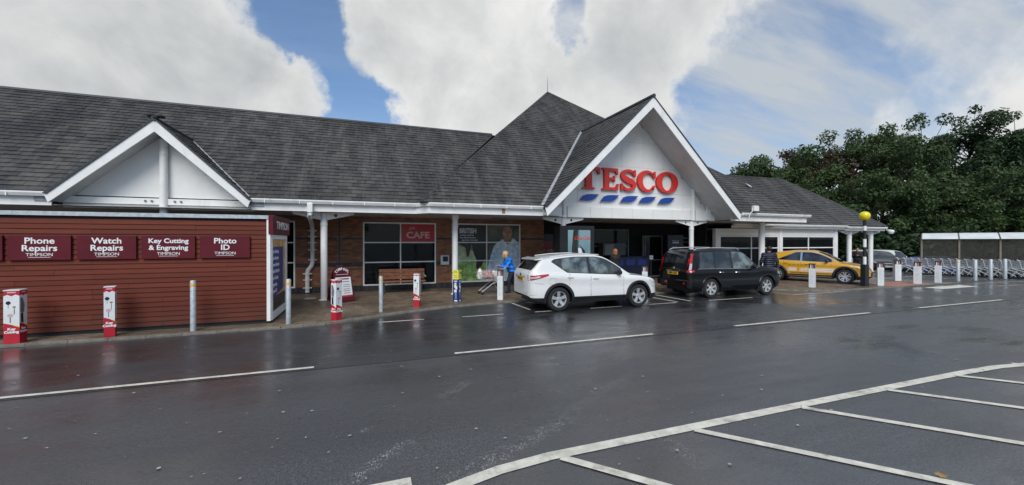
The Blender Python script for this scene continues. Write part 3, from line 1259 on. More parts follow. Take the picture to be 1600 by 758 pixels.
# ---------------------------------------------------------------- columns with winged brackets
def column(x, y, ztop, r=.105, zb=2.96, wings=True, upper=None):
    m = MB()
    m.lathe([(r * 1.5, 0), (r * 1.5, .03), (r, .035), (r, ztop - .42), (r * 1.12, ztop - .42), (r * 1.12, ztop - .36), (r, ztop - .35), (r, ztop)], 20, (x, y, PZ))
    c = m.build('column', M['white_paint'], B, smooth=True)
    if wings:
        for s in (-1, 1):
            n = 14
            cx, cz, cr = x + s * .36, zb - .10, .055
            outer = [(x + s * .09, zb), (x + s * .92, zb), (x + s * .92, zb - .07), (x + s * .09, zb - .26)]
            # plate with a round hole: ring of quads between outline and hole
            hole = [(cx + cr * math.cos(2 * math.pi * k / n), cz + cr * math.sin(2 * math.pi * k / n)) for k in range(n)]
            def edge_pt(ang):
                dx, dz = math.cos(ang), math.sin(ang)
                best = 9
                for i in range(4):
                    (ax, az), (bx_, bz) = outer[i], outer[(i + 1) % 4]
                    ex, ez = bx_ - ax, bz - az
                    det = dx * (-ez) + dz * ex
                    if abs(det) < 1e-9: continue
                    t = ((ax - cx) * (-ez) + (az - cz) * ex) / det
                    q = (dx * (az - cz) - dz * (ax - cx)) / det
                    if t > 0 and -1e-6 <= q <= 1 + 1e-6: best = min(best, t)
                return (cx + dx * best, cz + dz * best)
            angs = sorted(set([2 * math.pi * k / n for k in range(n)] + [math.atan2(pz - cz, px - cx) % (2 * math.pi) for px, pz in outer]))
            mm = MB()
            N = len(angs)
            for yy in (y - .03, y + .03):
                for a_ in angs:
                    mm.v.append((cx + cr * math.cos(a_), yy, cz + cr * math.sin(a_)))
                for a_ in angs:
                    p = edge_pt(a_)
                    mm.v.append((p[0], yy, p[1]))
            for k in range(N):
                j = (k + 1) % N
                mm.f += [(k, j, N + j, N + k), (2 * N + k, 3 * N + k, 3 * N + j, 2 * N + j), (k, 2 * N + k, 2 * N + j, j), (N + k, N + j, 3 * N + j, 3 * N + k)]
            mm.build('bracket', M['white_paint'], c)
    if upper:
        MB().lathe([(r * .85, 0), (r * .85, upper), (.001, upper)], 16, (x, y - .10, zb)).build('post_extension', M['white_paint'], c, smooth=True)
    return c


column(-1.27, 14.6, 2.9)
column(3.13, 14.6, 2.9, wings=False)
MB().box(3.02, 3.24, 14.5, 14.7, 2.82, 2.96).build('column_cap', M['white_paint'], B)
column(7.6, 14.6, 2.9, upper=.75)
column(14.27, 14.6, 2.9, upper=1.75)
column(18.8, 14.6, 2.9, wings=False, r=.14)
column(DX, 14.45, 4.9, r=.10, wings=False)
column(28.6, 16.3, 2.6, r=.13, zb=2.66)
column(30.75, 16.3, 2.6, r=.13, zb=2.66)
# canopy soffits
xx = -14.0
while xx < 20.4:
    x2 = min(xx + 1.5, 20.5)
    y0 = 14.16 if xx < 1.6 else 13.64
    if 6.2 < xx < 15.7: y0 = PY + .03
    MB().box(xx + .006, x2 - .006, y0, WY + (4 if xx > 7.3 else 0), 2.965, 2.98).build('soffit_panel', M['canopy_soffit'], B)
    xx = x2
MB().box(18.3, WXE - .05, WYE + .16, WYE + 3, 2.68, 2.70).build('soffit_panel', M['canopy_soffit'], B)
for x in (1.0, 5.2, 10.0, 12.5):
    MB().box(x - .3, x + .3, 15.6, 15.75, 2.93, 2.962).build('light_fitting', M['grey_frame'], B)

# ---------------------------------------------------------------- brick front wall
wall = MB()
HOLES = [(-5.2, -2.44), (-.07, 2.79), (3.46, 6.58)]
HZ0, HZ1 = .25, 2.76
xs_ = [-14, -5.2, -2.44, -.07, 2.79, 3.46, 6.58, 7.75]
for i in range(len(xs_) - 1):
    a, b = xs_[i], xs_[i + 1]
    if (a, b) in HOLES:
        wall.box(a, b, WY + .02, WY + .3, 0, HZ0)
        wall.box(a, b, WY + .02, WY + .3, HZ1, 2.96)
    else:
        wall.box(a, b, WY + .02, WY + .3, 0, 2.96)
wall.box(7.75 - .3, 7.75, WY + .3, WY + 1.2, 0, 2.96)
wallo = wall.build('wall', M['mortar'], B)
lst, lst2 = [], []
z = .27
row = 0
while z < 2.93:
    x = -2.6 + (row % 2) * .1125
    dark = 10 <= row <= 11 or row == 24
    while x < 7.72:
        a, b = x, min(x + .2155, 7.74)
        for (h0, h1) in HOLES:
            if z < HZ1:
                if a < h0 < b: b = h0
                if a < h1 < b: a = h1
                if h0 <= a and b <= h1: b = a
        if b - a > .03 and not (abs((a + b) / 2 - (-.92)) < .012):
            (lst2 if dark else lst).append(((a + b) / 2, WY + .014 + rnd.uniform(-.002, .002), z + .0325, b - a, .03, .065, 0))
        x += .225
    z += .075
    row += 1
blocks('brick', lst, M['brick'], wallo, 300, 'brickwork')
x = -2.6
while x < 7.7:      # plinth of soldier bricks
    lst2.append((x + .033, WY + .008, .145, .065, .045, .205, 0))
    x += .075
blocks('blue_brick', lst2, M['blue_brick'], wallo, 280, 'blue_brickwork')
MB().box(-.93, -.91, WY - .004, WY + .02, .27, 2.95).build('movement_joint', M['seam'], wallo)


# ---------------------------------------------------------------- shop windows
def window(x0, x1, z0, z1, cols, rows, y=WY, panes='shop_glass', fw=.055, skip=(), frame='white_paint', fy=None):
    m = MB()
    fy = y - .02 if fy is None else fy
    m.box(x0, x1, fy, fy + .09, z0, z0 + fw).box(x0, x1, fy, fy + .09, z1 - fw, z1)
    m.box(x0, x0 + fw, fy + .003, fy + .09, z0 + fw, z1 - fw).box(x1 - fw, x1, fy + .003, fy + .09, z0 + fw, z1 - fw)
    fr = m.build('window_frame', M[frame], B)
    cs = [x0] + list(cols) + [x1]
    rs = [z0] + list(rows) + [z1]
    for c in cols:
        MB().box(c - fw * .4, c + fw * .4, fy + .006, fy + .08, z0 + fw, z1 - fw).build('mullion', M[frame], fr)
    for r_ in rows:
        for i in range(len(cs) - 1):
            MB().box(cs[i] + fw * .4, cs[i + 1] - fw * .4, fy + .008, fy + .078, r_ - fw * .4, r_ + fw * .4).build('transom', M[frame], fr)
    for i in range(len(cs) - 1):
        for j in range(len(rs) - 1):
            if (i, j) in skip: continue
            a, b = cs[i] + fw * .4 + .001, cs[i + 1] - fw * .4 - .001
            c, d = rs[j] + fw * .4 + .001, rs[j + 1] - fw * .4 - .001
            MB().box(a, b, fy + .04, fy + .046, c, d).build('pane', M[panes], fr)
    return fr


window(-5.2, -2.44, HZ0, HZ1, (-3.8,), (1.2, 1.95))
wc = window(-.07, 2.79, HZ0 - .01, HZ1, (1.36,), (1.16, 1.95), skip=((1, 2),))
cp = MB().box(1.385, 2.733, WY + .0, WY + .02, 1.975, 2.70).build('sign_panel', M['cafe_red'], wc)
text('CAFE', .36, M['pink_print'], cp, (2.06, WY - .002, 2.24), bold=.010, sx=1.12)
text('the', .19, M['pink_print'], cp, (1.80, WY - .002, 2.53), shear=.35, rot=(R(90), R(-12), 0))
wpst = window(3.46, 6.58, HZ0 - .01, HZ1, (5.0,), (1.16, 1.95))
# interior of the cafe behind the glass
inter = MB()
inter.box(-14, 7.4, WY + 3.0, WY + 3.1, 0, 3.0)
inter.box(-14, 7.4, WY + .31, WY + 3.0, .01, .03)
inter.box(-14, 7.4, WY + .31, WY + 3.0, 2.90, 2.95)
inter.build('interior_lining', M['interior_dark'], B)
for (tx, ty, tw) in ((.5, WY + 1.0, .7), (1.8, WY + 1.3, .8), (-3.6, WY + 1.2, .8)):
    ct = MB().box(tx - tw / 2, tx + tw / 2, ty - .3, ty + .3, .72, .75).tube([(tx, ty, .03), (tx, ty, .72)], .04, 8)
    tag(ct.build('cafe_table', M['sign_pale'] if tx < 1 else M['interior_mid']), {'.5': 'pale cafe table behind the left half of the cafe window', '1.8': 'dark cafe table behind the right half of the cafe window', '-3.6': 'cafe table behind the window beside the red kiosk'}[('%g' % tx).replace('0.', '.')], 'table')
for x in (.3, .9, 1.9, 2.4):
    MB().box(x, x + .5, WY + 1.9, WY + 2.0, 2.86, 2.895).build('ceiling_light', M['sign_pale'], B)

# window graphic: a farmer in a blue shirt, a cow and a field, printed on sheets behind the panes
gy = WY + .0185
GR = empty('window_poster', (5.0, gy, .3), 'large window graphic of a man in a blue shirt beside a cow', 'poster')


def flat(name, pts, yoff, mt, parent=GR):
    return MB().prism([(x, gy - yoff, z) for x, z in pts], (0, .0008, 0)).build(name, M[mt], parent)


def ell(cx, cz, rx, rz, n=28, a0=0, a1=2 * math.pi):
    return [(cx + rx * math.cos(a0 + (a1 - a0) * k / n), cz + rz * math.sin(a0 + (a1 - a0) * k / n)) for k in range(n)]


mat('print_dark', (.020, .022, .020), .4, var=.6, scale=2.5)
mat('print_bg', (.10, .105, .08), .4, var=.7, scale=1.3)
mat('print_field', (.25, .42, .12), .45, var=.55, scale=5)
mat('print_field_far', (.40, .48, .27), .45, var=.4, scale=2)
mat('print_shirt', (.56, .70, .84), .45, var=.28, scale=5)
mat('print_shirt_dark', (.46, .60, .74), .45, var=.3, scale=6)
mat('print_shirt_light', (.66, .79, .90), .45, var=.2, scale=6)
mat('print_skin', (.42, .25, .18), .45, var=.3, scale=7)
mat('print_skin_dark', (.27, .14, .10), .45, var=.3, scale=9)
mat('print_grey', (.34, .24, .19), .45, var=.4, scale=20)
flat('print_background', [(3.5, .3), (6.55, .3), (6.55, 2.72), (3.5, 2.72)], 0, 'print_bg')
flat('print_field', [(3.5, .3), (6.2, .3), (6.2, 1.0), (5.2, 1.12), (4.3, 1.2), (3.5, 1.22)], .001, 'print_field')
flat('print_far_field', [(3.5, 1.2), (4.6, 1.18), (4.7, 1.3), (4.35, 1.6), (3.95, 1.75), (3.5, 1.9)], .0015, 'print_field_far')
flat('print_cow', [(3.5, 2.72), (4.98, 2.72), (4.98, 1.95), (4.9, 1.2), (4.72, .82), (4.52, .80), (4.55, 1.2), (4.42, 1.45), (4.33, 1.9), (4.22, 1.4), (4.12, 1.3), (4.05, 1.75), (3.75, 1.9), (3.5, 2.0)], .002, 'print_dark')
sh = flat('print_shirt', [(5.02, .3), (5.05, .85), (5.12, 1.1), (5.22, 1.45), (5.34, 1.78), (5.5, 1.96), (5.78, 2.08), (5.98, 2.14), (6.28, 2.12), (6.42, 2.0), (6.56, 1.9), (6.56, .3)], .003, 'print_shirt')
flat('print_sleeve', [(5.02, .3), (5.05, .85), (5.12, 1.1), (5.22, 1.45), (5.34, 1.70), (5.42, 1.3), (5.36, .9), (5.5, .3)], .0035, 'print_shirt_dark', GR)
flat('print_sleeve', [(6.56, 1.75), (6.40, 1.35), (6.36, .9), (6.12, .62), (5.9, .3), (6.56, .3)], .0035, 'print_shirt_dark', GR)
flat('print_fold', [(5.85, 1.9), (5.92, 1.5), (5.88, .9), (5.84, .3), (5.80, .3), (5.82, 1.0), (5.84, 1.5)], .0036, 'print_shirt_light', GR)
flat('print_pocket', [(6.08, 1.5), (6.34, 1.52), (6.33, 1.25), (6.20, 1.18), (6.08, 1.24)], .0036, 'print_shirt_light', GR)
flat('print_neck', [(5.76, 2.2), (6.2, 2.2), (6.15, 2.0), (5.98, 1.84), (5.82, 2.0)], .004, 'print_skin_dark')
flat('print_collar', [(5.7, 2.1), (5.82, 2.0), (5.98, 1.82), (5.9, 1.72), (5.68, 1.94)], .0045, 'print_shirt_light')
flat('print_collar', [(6.24, 2.12), (6.15, 2.0), (5.98, 1.82), (6.1, 1.74), (6.32, 1.98)], .0045, 'print_shirt_light')
hd = flat('print_head', [(5.97 + .22 * math.cos(t) * (1 - .12 * max(0, -math.sin(t))), 2.36 + .31 * math.sin(t)) for t in [k * 2 * math.pi / 32 for k in range(32)]], .005, 'print_skin')
flat('print_beard', [(5.80, 2.28), (5.86, 2.24), (5.95, 2.26), (6.05, 2.24), (6.14, 2.28), (6.12, 2.14), (6.03, 2.07), (5.92, 2.07), (5.83, 2.14)], .0055, 'print_grey', GR)
flat('print_mouth', ell(5.96, 2.185, .07, .016), .006, 'print_skin_dark')
for x in (5.87, 6.04):
    flat('print_eye', ell(x, 2.40, .035, .014), .006, 'print_dark')
    flat('print_brow', ell(x, 2.445, .055, .012), .006, 'print_skin_dark')
flat('print_nose', [(5.94, 2.42), (5.97, 2.42), (6.0, 2.3), (5.955, 2.28), (5.91, 2.3)], .006, 'print_skin_dark')
for s, x in ((-1, 5.75), (1, 6.19)):
    flat('print_ear', ell(x, 2.36, .035, .07), .0048, 'print_skin_dark')
text('BRITISH', .30, M['sign_pale'], GR, (4.17, gy - .008, 2.44), bold=.012, sx=.72)
for i, (s, x) in enumerate((('working with the', 4.12), ('best British farmers', 4.16), ('also from Cornwall', 4.24))):
    text(s, .105, M['sign_pale'], GR, (x, gy - .008, 2.26 - i * .105), bold=.002, sx=.85)
# union flag at the foot of the graphic
flat('print_flag', [(5.98, .34), (6.5, .34), (6.5, .66), (5.98, .66)], .007, 'white_print')
for pts in ([(5.98, .46), (6.5, .46), (6.5, .54), (5.98, .54)], [(6.2, .34), (6.28, .34), (6.28, .66), (6.2, .66)]):
    flat('print_cross', pts, .009, 'cafe_red')
for pts in ([(6.02, .34), (6.16, .34), (6.16, .42)], [(6.32, .34), (6.46, .34), (6.32, .43)], [(6.02, .66), (6.16, .66), (6.16, .58)], [(6.32, .66), (6.46, .66), (6.32, .57)]):
    flat('print_quarter', pts, .0085, 'navy_print')

# ---------------------------------------------------------------- lettering on the gable
LZ0, LH = 4.17, .92
LP_Y = PY - .14


def serif_letter(name, polys, x0, w, parent):
    """polys: outlines in a 0..1 box; extruded as channel letters"""
    m = MB()
    for p in polys:
        pts = [(x0 + px * w, LP_Y, LZ0 + pz * LH) for px, pz in p]
        m.prism(pts, (0, .11, 0))
    return m


def ring(outer, inner):
    """quads between two outlines with equal counts"""
    return [[outer[i], outer[i + 1], inner[i + 1], inner[i]] for i in range(len(outer) - 1)]


SG = empty('fascia_sign', (11, PY, LZ0), 'big red raised TESCO lettering over five blue dashes on the gable', 'sign')
Tp = [[(.03, 1.0), (.97, 1.0), (1.0, .70), (.93, .70), (.84, .86), (.62, .88), (.62, .88), (.38, .88), (.16, .86), (.07, .70), (0, .70)],
      [(.37, .88), (.63, .88), (.63, .10), (.37, .10)], [(.24, 0), (.76, 0), (.76, .05), (.63, .10), (.37, .10), (.24, .05)]]
Ep = [[(.0, 1.0), (.0, .95), (.13, .90), (.13, .10), (.0, .05), (.0, 0), (.42, 0), (.42, 1.0)],
      [(.42, 1.0), (.94, 1.0), (.97, .72), (.90, .72), (.80, .87), (.42, .88)],
      [(.42, .57), (.66, .57), (.72, .67), (.78, .67), (.78, .38), (.72, .38), (.66, .46), (.42, .46)],
      [(.42, .12), (.82, .13), (.93, .30), (1.0, .30), (.96, 0), (.42, 0)]]
Cout = [(.5 + .5 * math.cos(t), .5 + .52 * math.sin(t)) for t in [R(42 + (318 - 42) * k / 24) for k in range(25)]]
Cin = [(.58 + .32 * math.cos(t), .5 + .39 * math.sin(t)) for t in [R(50 + (310 - 50) * k / 24) for k in range(25)]]
Cp = ring(Cout, Cin) + [[(.97, .98), (.97, .66), (.90, .66), (.79, .80), (.80, .88), (.88, .86), (.92, .98)], [(.97, .30), (.84, .10), (.74, .12), (.78, .20), (.88, .32)]]
Oout = [(.5 + .5 * math.cos(t), .5 + .52 * math.sin(t)) for t in [2 * math.pi * k / 32 for k in range(33)]]
Oin = [(.5 + .255 * math.cos(t + R(0)), .5 + .40 * math.sin(t)) for t in [2 * math.pi * k / 32 for k in range(33)]]
Op = ring(Oout, Oin)
sc_ = []
for k in range(31):          # S centre-line with swelling width
    t = k / 30
    if t < .5:
        a = R(35 + t * 2 * 235)
        c, rx, rz = (.5, .735), .33, .205
        p = (c[0] + rx * math.cos(a), c[1] + rz * math.sin(a))
    else:
        a = R(90 - (t - .5) * 2 * 235)
        c, rx, rz = (.5, .265), .34, .205
        p = (c[0] + rx * math.cos(a), c[1] + rz * math.sin(a))
    sc_.append(p)
sl_o, sl_i = [], []
for k, p in enumerate(sc_):
    a = sc_[max(0, k - 1)]
    b = sc_[min(30, k + 1)]
    dx, dz = b[0] - a[0], b[1] - a[1]
    L = math.hypot(dx, dz)
    w = .075 + .085 * math.exp(-((k - 15) / 6.0) ** 2)
    sl_o.append((p[0] - dz / L * w, p[1] + dx / L * w * .85))
    sl_i.append((p[0] + dz / L * w, p[1] - dx / L * w * .85))
Sp = ring(sl_o, sl_i) + [[(.86, .99), (.92, .99), (.94, .68), (.87, .68), (.72, .84), (.78, .92)], [(.06, .33), (.13, .33), (.28, .16), (.22, .08), (.12, .02), (.06, .02)]]
for nm, pl, x0, x1 in (('letter', Tp, 8.14, 9.26), ('letter', Ep, 9.34, 10.16), ('letter', Sp, 10.22, 11.10), ('letter', Cp, 11.13, 12.12), ('letter', Op, 12.14, 13.34)):
    mm = MB()
    face = MB()
    for p in pl:
        area = sum(p[i][0] * p[(i + 1) % len(p)][1] - p[(i + 1) % len(p)][0] * p[i][1] for i in range(len(p)))
        q = p if area > 0 else p[::-1]
        face.prism([(x0 + a * (x1 - x0), LP_Y, LZ0 + b * LH) for a, b in q], (0, .012, 0))
        mm.prism([(x0 + a * (x1 - x0), LP_Y + .012, LZ0 + b * LH) for a, b in q], (0, .10, 0))
    l = face.build(nm, M['tesco_red'], SG)
    mm.build('letter_return', M['tesco_red_edge'], l)
for x0 in (8.24, 9.24, 10.22, 11.18, 12.22):
    w = .96
    pts = [(0, 0), (.06, .04), (.22, .72), (.40, .94), (.62, 1), (1, 1), (.93, .86), (.80, .36), (.62, .06), (.40, 0)]
    MB().prism([(x0 + a * w, LP_Y + .02, 3.69 + b * .27) for a, b in pts], (0, .07, 0)).build('dash', M['tesco_blue'], SG)

# ---------------------------------------------------------------- entrance recess
EY = 17.6
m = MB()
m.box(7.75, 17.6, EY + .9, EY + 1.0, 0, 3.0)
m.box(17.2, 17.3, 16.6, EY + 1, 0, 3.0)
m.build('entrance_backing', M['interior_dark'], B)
rp = MB().box(7.2, 8.62, EY + .02, EY + .05, .5, 2.35).build('cash_poster', M['poster_red'])
tag(rp, 'red cash machine poster on the wall left of the dark screen', 'poster')
rp2 = MB().box(7.2, 8.62, EY + .005, EY + .019, 2.0, 2.35).build('poster_header', M['dark_navy'], rp)
text('free cash withdrawals', .21, M['pink_print'], rp, (8.35, EY + .012, 1.55), sx=.9)
MB().box(7.2, 8.62, EY + .012, EY + .0195, 1.34, 1.36).build('poster_rule', M['pink_print'], rp)
rp = MB().box(10.15, 10.75, EY + .02, EY + .05, .5, 2.35).build('doorway_poster', M['poster_red'])
tag(rp, 'narrow red poster in the entrance just right of the dark screen', 'poster')
rp2 = MB().box(10.15, 10.75, EY + .005, EY + .019, 2.02, 2.35).build('poster_header', M['dark_navy'], rp)
text('cash', .14, M['sign_pale'], rp2, (10.3, EY + .002, 2.2))
# glazed entrance screens
e1 = window(10.85, 13.0, .1, 2.62, (), (1.75,), y=EY, frame='grey_frame')
e2 = window(13.9, 15.2, .1, 2.3, (14.05,), (1.0,), y=EY, frame='grey_frame')
e3 = window(15.9, 17.15, .1, 2.2, (16.05,), (1.95,), y=EY, frame='grey_frame')
nb = MB().cbox(14.95, 16.0, 16.9, 17.1, PZ, 2.35, .02).build('navy_totem', M['dark_navy'])
tag(nb, 'dark navy information board in the entrance right of the doors', 'sign')
for s, z, sz in (('TESCO', 1.99, .15), ('extra', 1.68, .12), ('fresher', 1.52, .15)):
    if s in ('TESCO',):
        text(s, sz, M['sign_pale'], nb, (15.45, 16.895, z))
for z, w in ((1.89, .42), (1.66, .30), (1.52, .44), (1.46, .44)):
    MB().box(15.24, 15.24 + w, 16.893, 16.898, z, z + .05).build('print_line', M['sign_pale'], nb)
ab = MB().cbox(11.3, 13.6, 16.7, 17.2, PZ, 1.25, .03)
abo = ab.build('entrance_counter', M['dark_navy'])
tag(abo, 'dark navy counter standing in the shadowed entrance', 'counter')
for i in range(3):
    MB().box(11.5 + i * .7, 12.0 + i * .7, 16.69, 16.697, .8, 1.1).build('counter_panel', M['navy_print'], abo)
nt = MB().box(13.42, 13.62, 16.45, 16.47, 1.10, 1.28).build('notice', M['sign_pale'])
MB().box(13.45, 13.59, 16.446, 16.449, 1.16, 1.22).build('notice_print', M['grey_frame'], nt)
MB().tube([(13.52, 16.48, PZ), (13.52, 16.48, 1.12)], .015, 6).build('notice_stand', M['dark_frame'], nt)
tag(nt, 'small white square notice on a stand in the entrance', 'notice')
hz_ = MB().box(11.0, 12.3, 16.9, 17.35, 1.3, 1.9)
hzo = hz_.build('entrance_display', M['dark_frame'])
tag(hzo, 'dark display case on the navy counter in the entrance', 'display')
MB().box(11.1, 11.62, 16.89, 16.899, 1.34, 1.84).build('display_panel', M['grey_frame'], hzo)

# ---------------------------------------------------------------- right wing: white boarding over a window band
WWY = 16.2
for z0, z1 in ((2.32, 2.50), (2.51, 2.68)):
    MB().box(17.4, 27.25, WWY - .02, WWY + .05, z0, z1).build('cladding_board', M['white_panel'], B)
MB().box(17.4, 27.25, WWY, WWY + .1, 0, .55).build('wing_wall', M['brick'], B)
w1 = window(17.75, 22.2, .55, 2.31, (20.07,), (1.62,), y=WWY, fw=.07)
w2 = window(22.45, 27.0, .55, 2.31, (24.7,), (1.62,), y=WWY, fw=.07)
for x, w in ((17.58, .16), (22.32, .11), (27.12, .13)):
    MB().box(x - w, x + w, WWY - .06, WWY + .14, 0, 2.68).build('corner_post', M['white_paint'], B)
MB().box(27.0, 27.2, WWY + .14, WWY + 6, 0, 2.7).build('wing_wall', M['white_panel'], B)
m = MB()
m.box(17.4, 27.0, WWY + 3.4, WWY + 3.5, 0, 2.7)
m.box(17.4, 27.0, WWY + .15, WWY + 3.4, .01, .04)
m.box(17.4, 27.0, WWY + .15, WWY + 3.4, 2.60, 2.65)
m.build('interior_lining', M['interior_mid'], B)
for (x, z, w, h, mt, lb) in ((18.9, .04, 1.0, 1.5, 'interior_dark', 'dark shelf unit inside the wing window nearest the entrance'), (21.2, .04, 1.3, 1.3, 'interior_mid', 'brown shelf unit inside the wing window behind the round column'), (23.6, .04, .9, 1.9, 'dark_navy', 'navy display unit inside the wing window above the yellow car'), (25.8, .04, 1.3, 1.2, 'interior_dark', 'low dark counter inside the far right wing window')):
    o_ = MB().box(x, x + w, WWY + 1.5, WWY + 2.0, z, z + h)
    for k in range(3):
        o_.box(x - .03, x + w + .03, WWY + 1.45, WWY + 1.5, z + h * (k + 1) / 3 - .05, z + h * (k + 1) / 3 - .02)
    tag(o_.build('shelf_unit', M[mt]), lb, 'shelves')
for x, z0, z1, mt in ((19.2, 1.0, 1.5, 'sign_pale'), (23.4, 1.75, 2.2, 'navy_print'), (26.3, 1.0, 1.4, 'sign_pale')):
    MB().box(x, x + .55, WWY + .035, WWY + .04, z0, z1).build('window_sticker', M[mt], w1 if x < 22 else w2)

# ---------------------------------------------------------------- rainwater pipe
dp = MB()
dp.tube([(-1.62, MY + .05, 3.22), (-1.62, MY + .05, 2.86), (-1.66, MY + .25, 2.78), (-1.85, WY - .25, 2.62), (-1.85, WY - .11, 2.45), (-1.85, WY - .11, 1.20), (-1.88, WY - .11, 1.08), (-2.0, WY - .11, .92), (-2.02, WY - .11, .8), (-2.02, WY - .11, .08)], .075, 12)
dpo = dp.build('drainpipe', M['white_paint'], B, smooth=True)
for x, z in ((-1.85, 2.4), (-1.85, 2.18), (-1.85, 1.95), (-1.85, 1.68), (-1.85, 1.30), (-2.02, .78), (-2.02, .55), (-2.02, .25)):
    m = MB().lathe([(.076, -.03), (.095, -.03), (.095, .03), (.076, .03)], 14, (x, WY - .11, z))
    m.box(x - .15, x + .15, WY - .10, WY - .06, z - .018, z + .018)
    m.build('pipe_collar', M['white_paint'], dpo)
MB().cbox(-1.70, -1.54, MY - .04, MY + .10, 2.92, 3.2, .02).build('hopper', M['white_paint'], dpo)
# drain cover in the paving
dc = MB().lathe([(.001, .012), (.17, .012), (.19, .006), (.20, 0)], 20, (-1.75, 15.2, PZ - .001))
dco = dc.build('drain_cover', M['galv'])
tag(dco, 'round pale drain cover in the paving near the drainpipe', 'drain cover')

# fittings on the eaves
fl = empty('floodlight', (16.6, TY0 - .15, 3.3), 'small white floodlight on the gutter right of the big gable', 'floodlight')
MB().cbox(16.62, 16.92, TY0 - .25, TY0 - .08, 3.38, 3.62, .02).build('lamp_housing', M['white_paint'], fl)
MB().tube([(16.45, TY0 - .1, 3.08), (16.5, TY0 - .14, 3.3), (16.6, TY0 - .14, 3.34), (16.6, TY0 - .14, 3.5)], .018, 6).build('bracket_arm', M['white_paint'], fl)
sc2 = empty('security_camera', (31.75, 15.75, 2.5), 'white dome security camera at the far right corner of the eaves', 'camera')
MB().lathe([(.001, -.17), (.10, -.14), (.16, -.05), (.17, .04), (.14, .10), (.001, .12)], 16, (31.8, 15.75, 2.62)).build('dome', M['white_paint'], sc2, smooth=True)
MB().tube([(31.5, 15.85, 2.72), (31.8, 15.75, 2.72)], .03, 6).build('bracket_arm', M['white_paint'], sc2)
m = MB().box(19.6, 20.4, 14.6, 15.7, 2.72, 2.80).tube([(20.0, 15.7, 2.85), (20.3, 15.7, 2.65)], .04, 6)
m.build('pipe_bracket', M['white_paint'], B)
# wall-mounted machine between the windows
ic = MB().cbox(2.97, 3.33, WY - .13, WY - .001, 1.02, 1.42, .02).build('wall_box', M['sign_pale'])
tag(ic, 'white box with a dark screen on the brick pier between the windows', 'wall box')
MB().box(3.06, 3.27, WY - .138, WY - .1305, 1.15, 1.36).build('screen', M['black_plastic'], ic)

# ---------------------------------------------------------------- advertising screen at the gable column
def mat_screen():
    t = NT('screen_picture')
    g = t.n.new('ShaderNodeNewGeometry')
    s = t.n.new('ShaderNodeSeparateXYZ')
    t.l.new(g.outputs['Position'], s.inputs[0])
    fx = t.ramp(t.math('ABSOLUTE', t.math('SUBTRACT', s.outputs[0], 7.98)), .02, .17)
    c = t.mix(t.ramp(s.outputs[2], 1.3, 2.4), (.16, .36, .42), (.30, .50, .60))
    c = t.mix(t.ramp(t.noise(6, 5, .6, vec=t.pos()), .4, .7, 0, .3), c, (.45, .60, .66))
    c = t.mix(fx, (.004, .02, .018), c)
    t.set(col=(.01, .01, .01), rough=.15, emit=c, estr=.42)
    M['screen_picture'] = t.m


mat_screen()
tt = empty('advert_screen', (8.04, 14.3, 0), 'tall black advertising screen showing a blue drinks advert', 'screen')
TFY = 14.2
MB().cbox(7.25, 8.82, TFY, TFY + .55, PZ, 2.62, .02).build('casing', M['black_plastic'], tt)
scn = MB().box(7.60, 8.62, TFY - .012, TFY - .002, 1.05, 2.45).build('display', M['screen_picture'], tt)
MB().prism([(7.74, TFY - .0155, 1.06), (8.0, TFY - .0155, 1.06), (8.02, TFY - .0155, 1.6), (7.98, TFY - .0155, 2.1), (8.06, TFY - .0155, 2.44), (7.84, TFY - .0155, 2.44), (7.78, TFY - .0155, 1.8)], (0, .002, 0)).build('print_figure', M['print_dark'], scn)
text('Coca-Cola', .20, M['tesco_red'], scn, (8.23, TFY - .016, 2.12), bold=.004, sx=.82, shear=.3)
MB().prism([(8.10, TFY - .020, 1.1), (8.32, TFY - .020, 1.1), (8.20, TFY - .020, 1.70), (8.05, TFY - .020, 1.74)], (0, .004, 0)).build('print_carton', M['white_print'], scn)
MB().prism([(8.36, TFY - .020, 1.1), (8.5, TFY - .020, 1.1), (8.36, TFY - .020, 1.62), (8.12, TFY - .020, 1.86), (8.30, TFY - .020, 1.5)], (0, .004, 0)).build('print_bottle', M['black_plastic'], scn)
# ================================================================ RED TIMBER KIOSK
KX0, KX1, KY0, KY1, KZ = -9.0, -2.15, 10.97, 13.45, 2.56
K = empty('timber_kiosk', (-5.6, 12.2, 0), 'red boarded timber kiosk standing on the pavement in front of the shop', 'kiosk')
core = MB().box(KX0 + .03, KX1 - .03, KY0 + .03, KY1 - .03, .10, KZ)
core.build('kiosk_core', M['interior_dark'], K)
MB().box(KX0 + .05, KX1 - .05, KY0 + .05, KY1 - .05, .03, .10).build('plinth', M['black_plastic'], K)
bh = .1065
n = int((KZ - .13) / bh)
for i in range(n):
    z = .13 + i * bh
    # lapped board: thicker at its lower edge
    xa = KX0
    while xa < KX1 - .05:
        xb = xa + rnd.choice((1.8, 2.4, 3.0, 3.6))
        if KX1 - xb < .6: xb = KX1 - .045
        wob = rnd.uniform(-.0025, .0025)
        m = MB()
        p = [(xa + .0015, KY0 + .03, z), (xa + .0015, KY0 - .004 + wob, z + .004), (xa + .0015, KY0 + .012 + wob, z + bh - .004), (xa + .0015, KY0 + .03, z + bh - .004)]
        m.prism(p, (xb - xa - .003, 0, 0))
        m.build('board', M['stained_board'], K)
        xa = xb
    m = MB()
    p = [(KX1 - .03, KY1 - .42, z), (KX1 + .004, KY1 - .42, z + .004), (KX1 - .012, KY1 - .42, z + bh - .004), (KX1 - .03, KY1 - .42, z + bh - .004)]
    m.prism(p, (0, .40, 0))
    m.build('board', M['stained_board'], K)
MB().box(KX0 - .05, KX1 + .02, KY0 - .05, KY0 - .012, KZ - .03, KZ + .055).build('roof_trim', M['galv'], K)
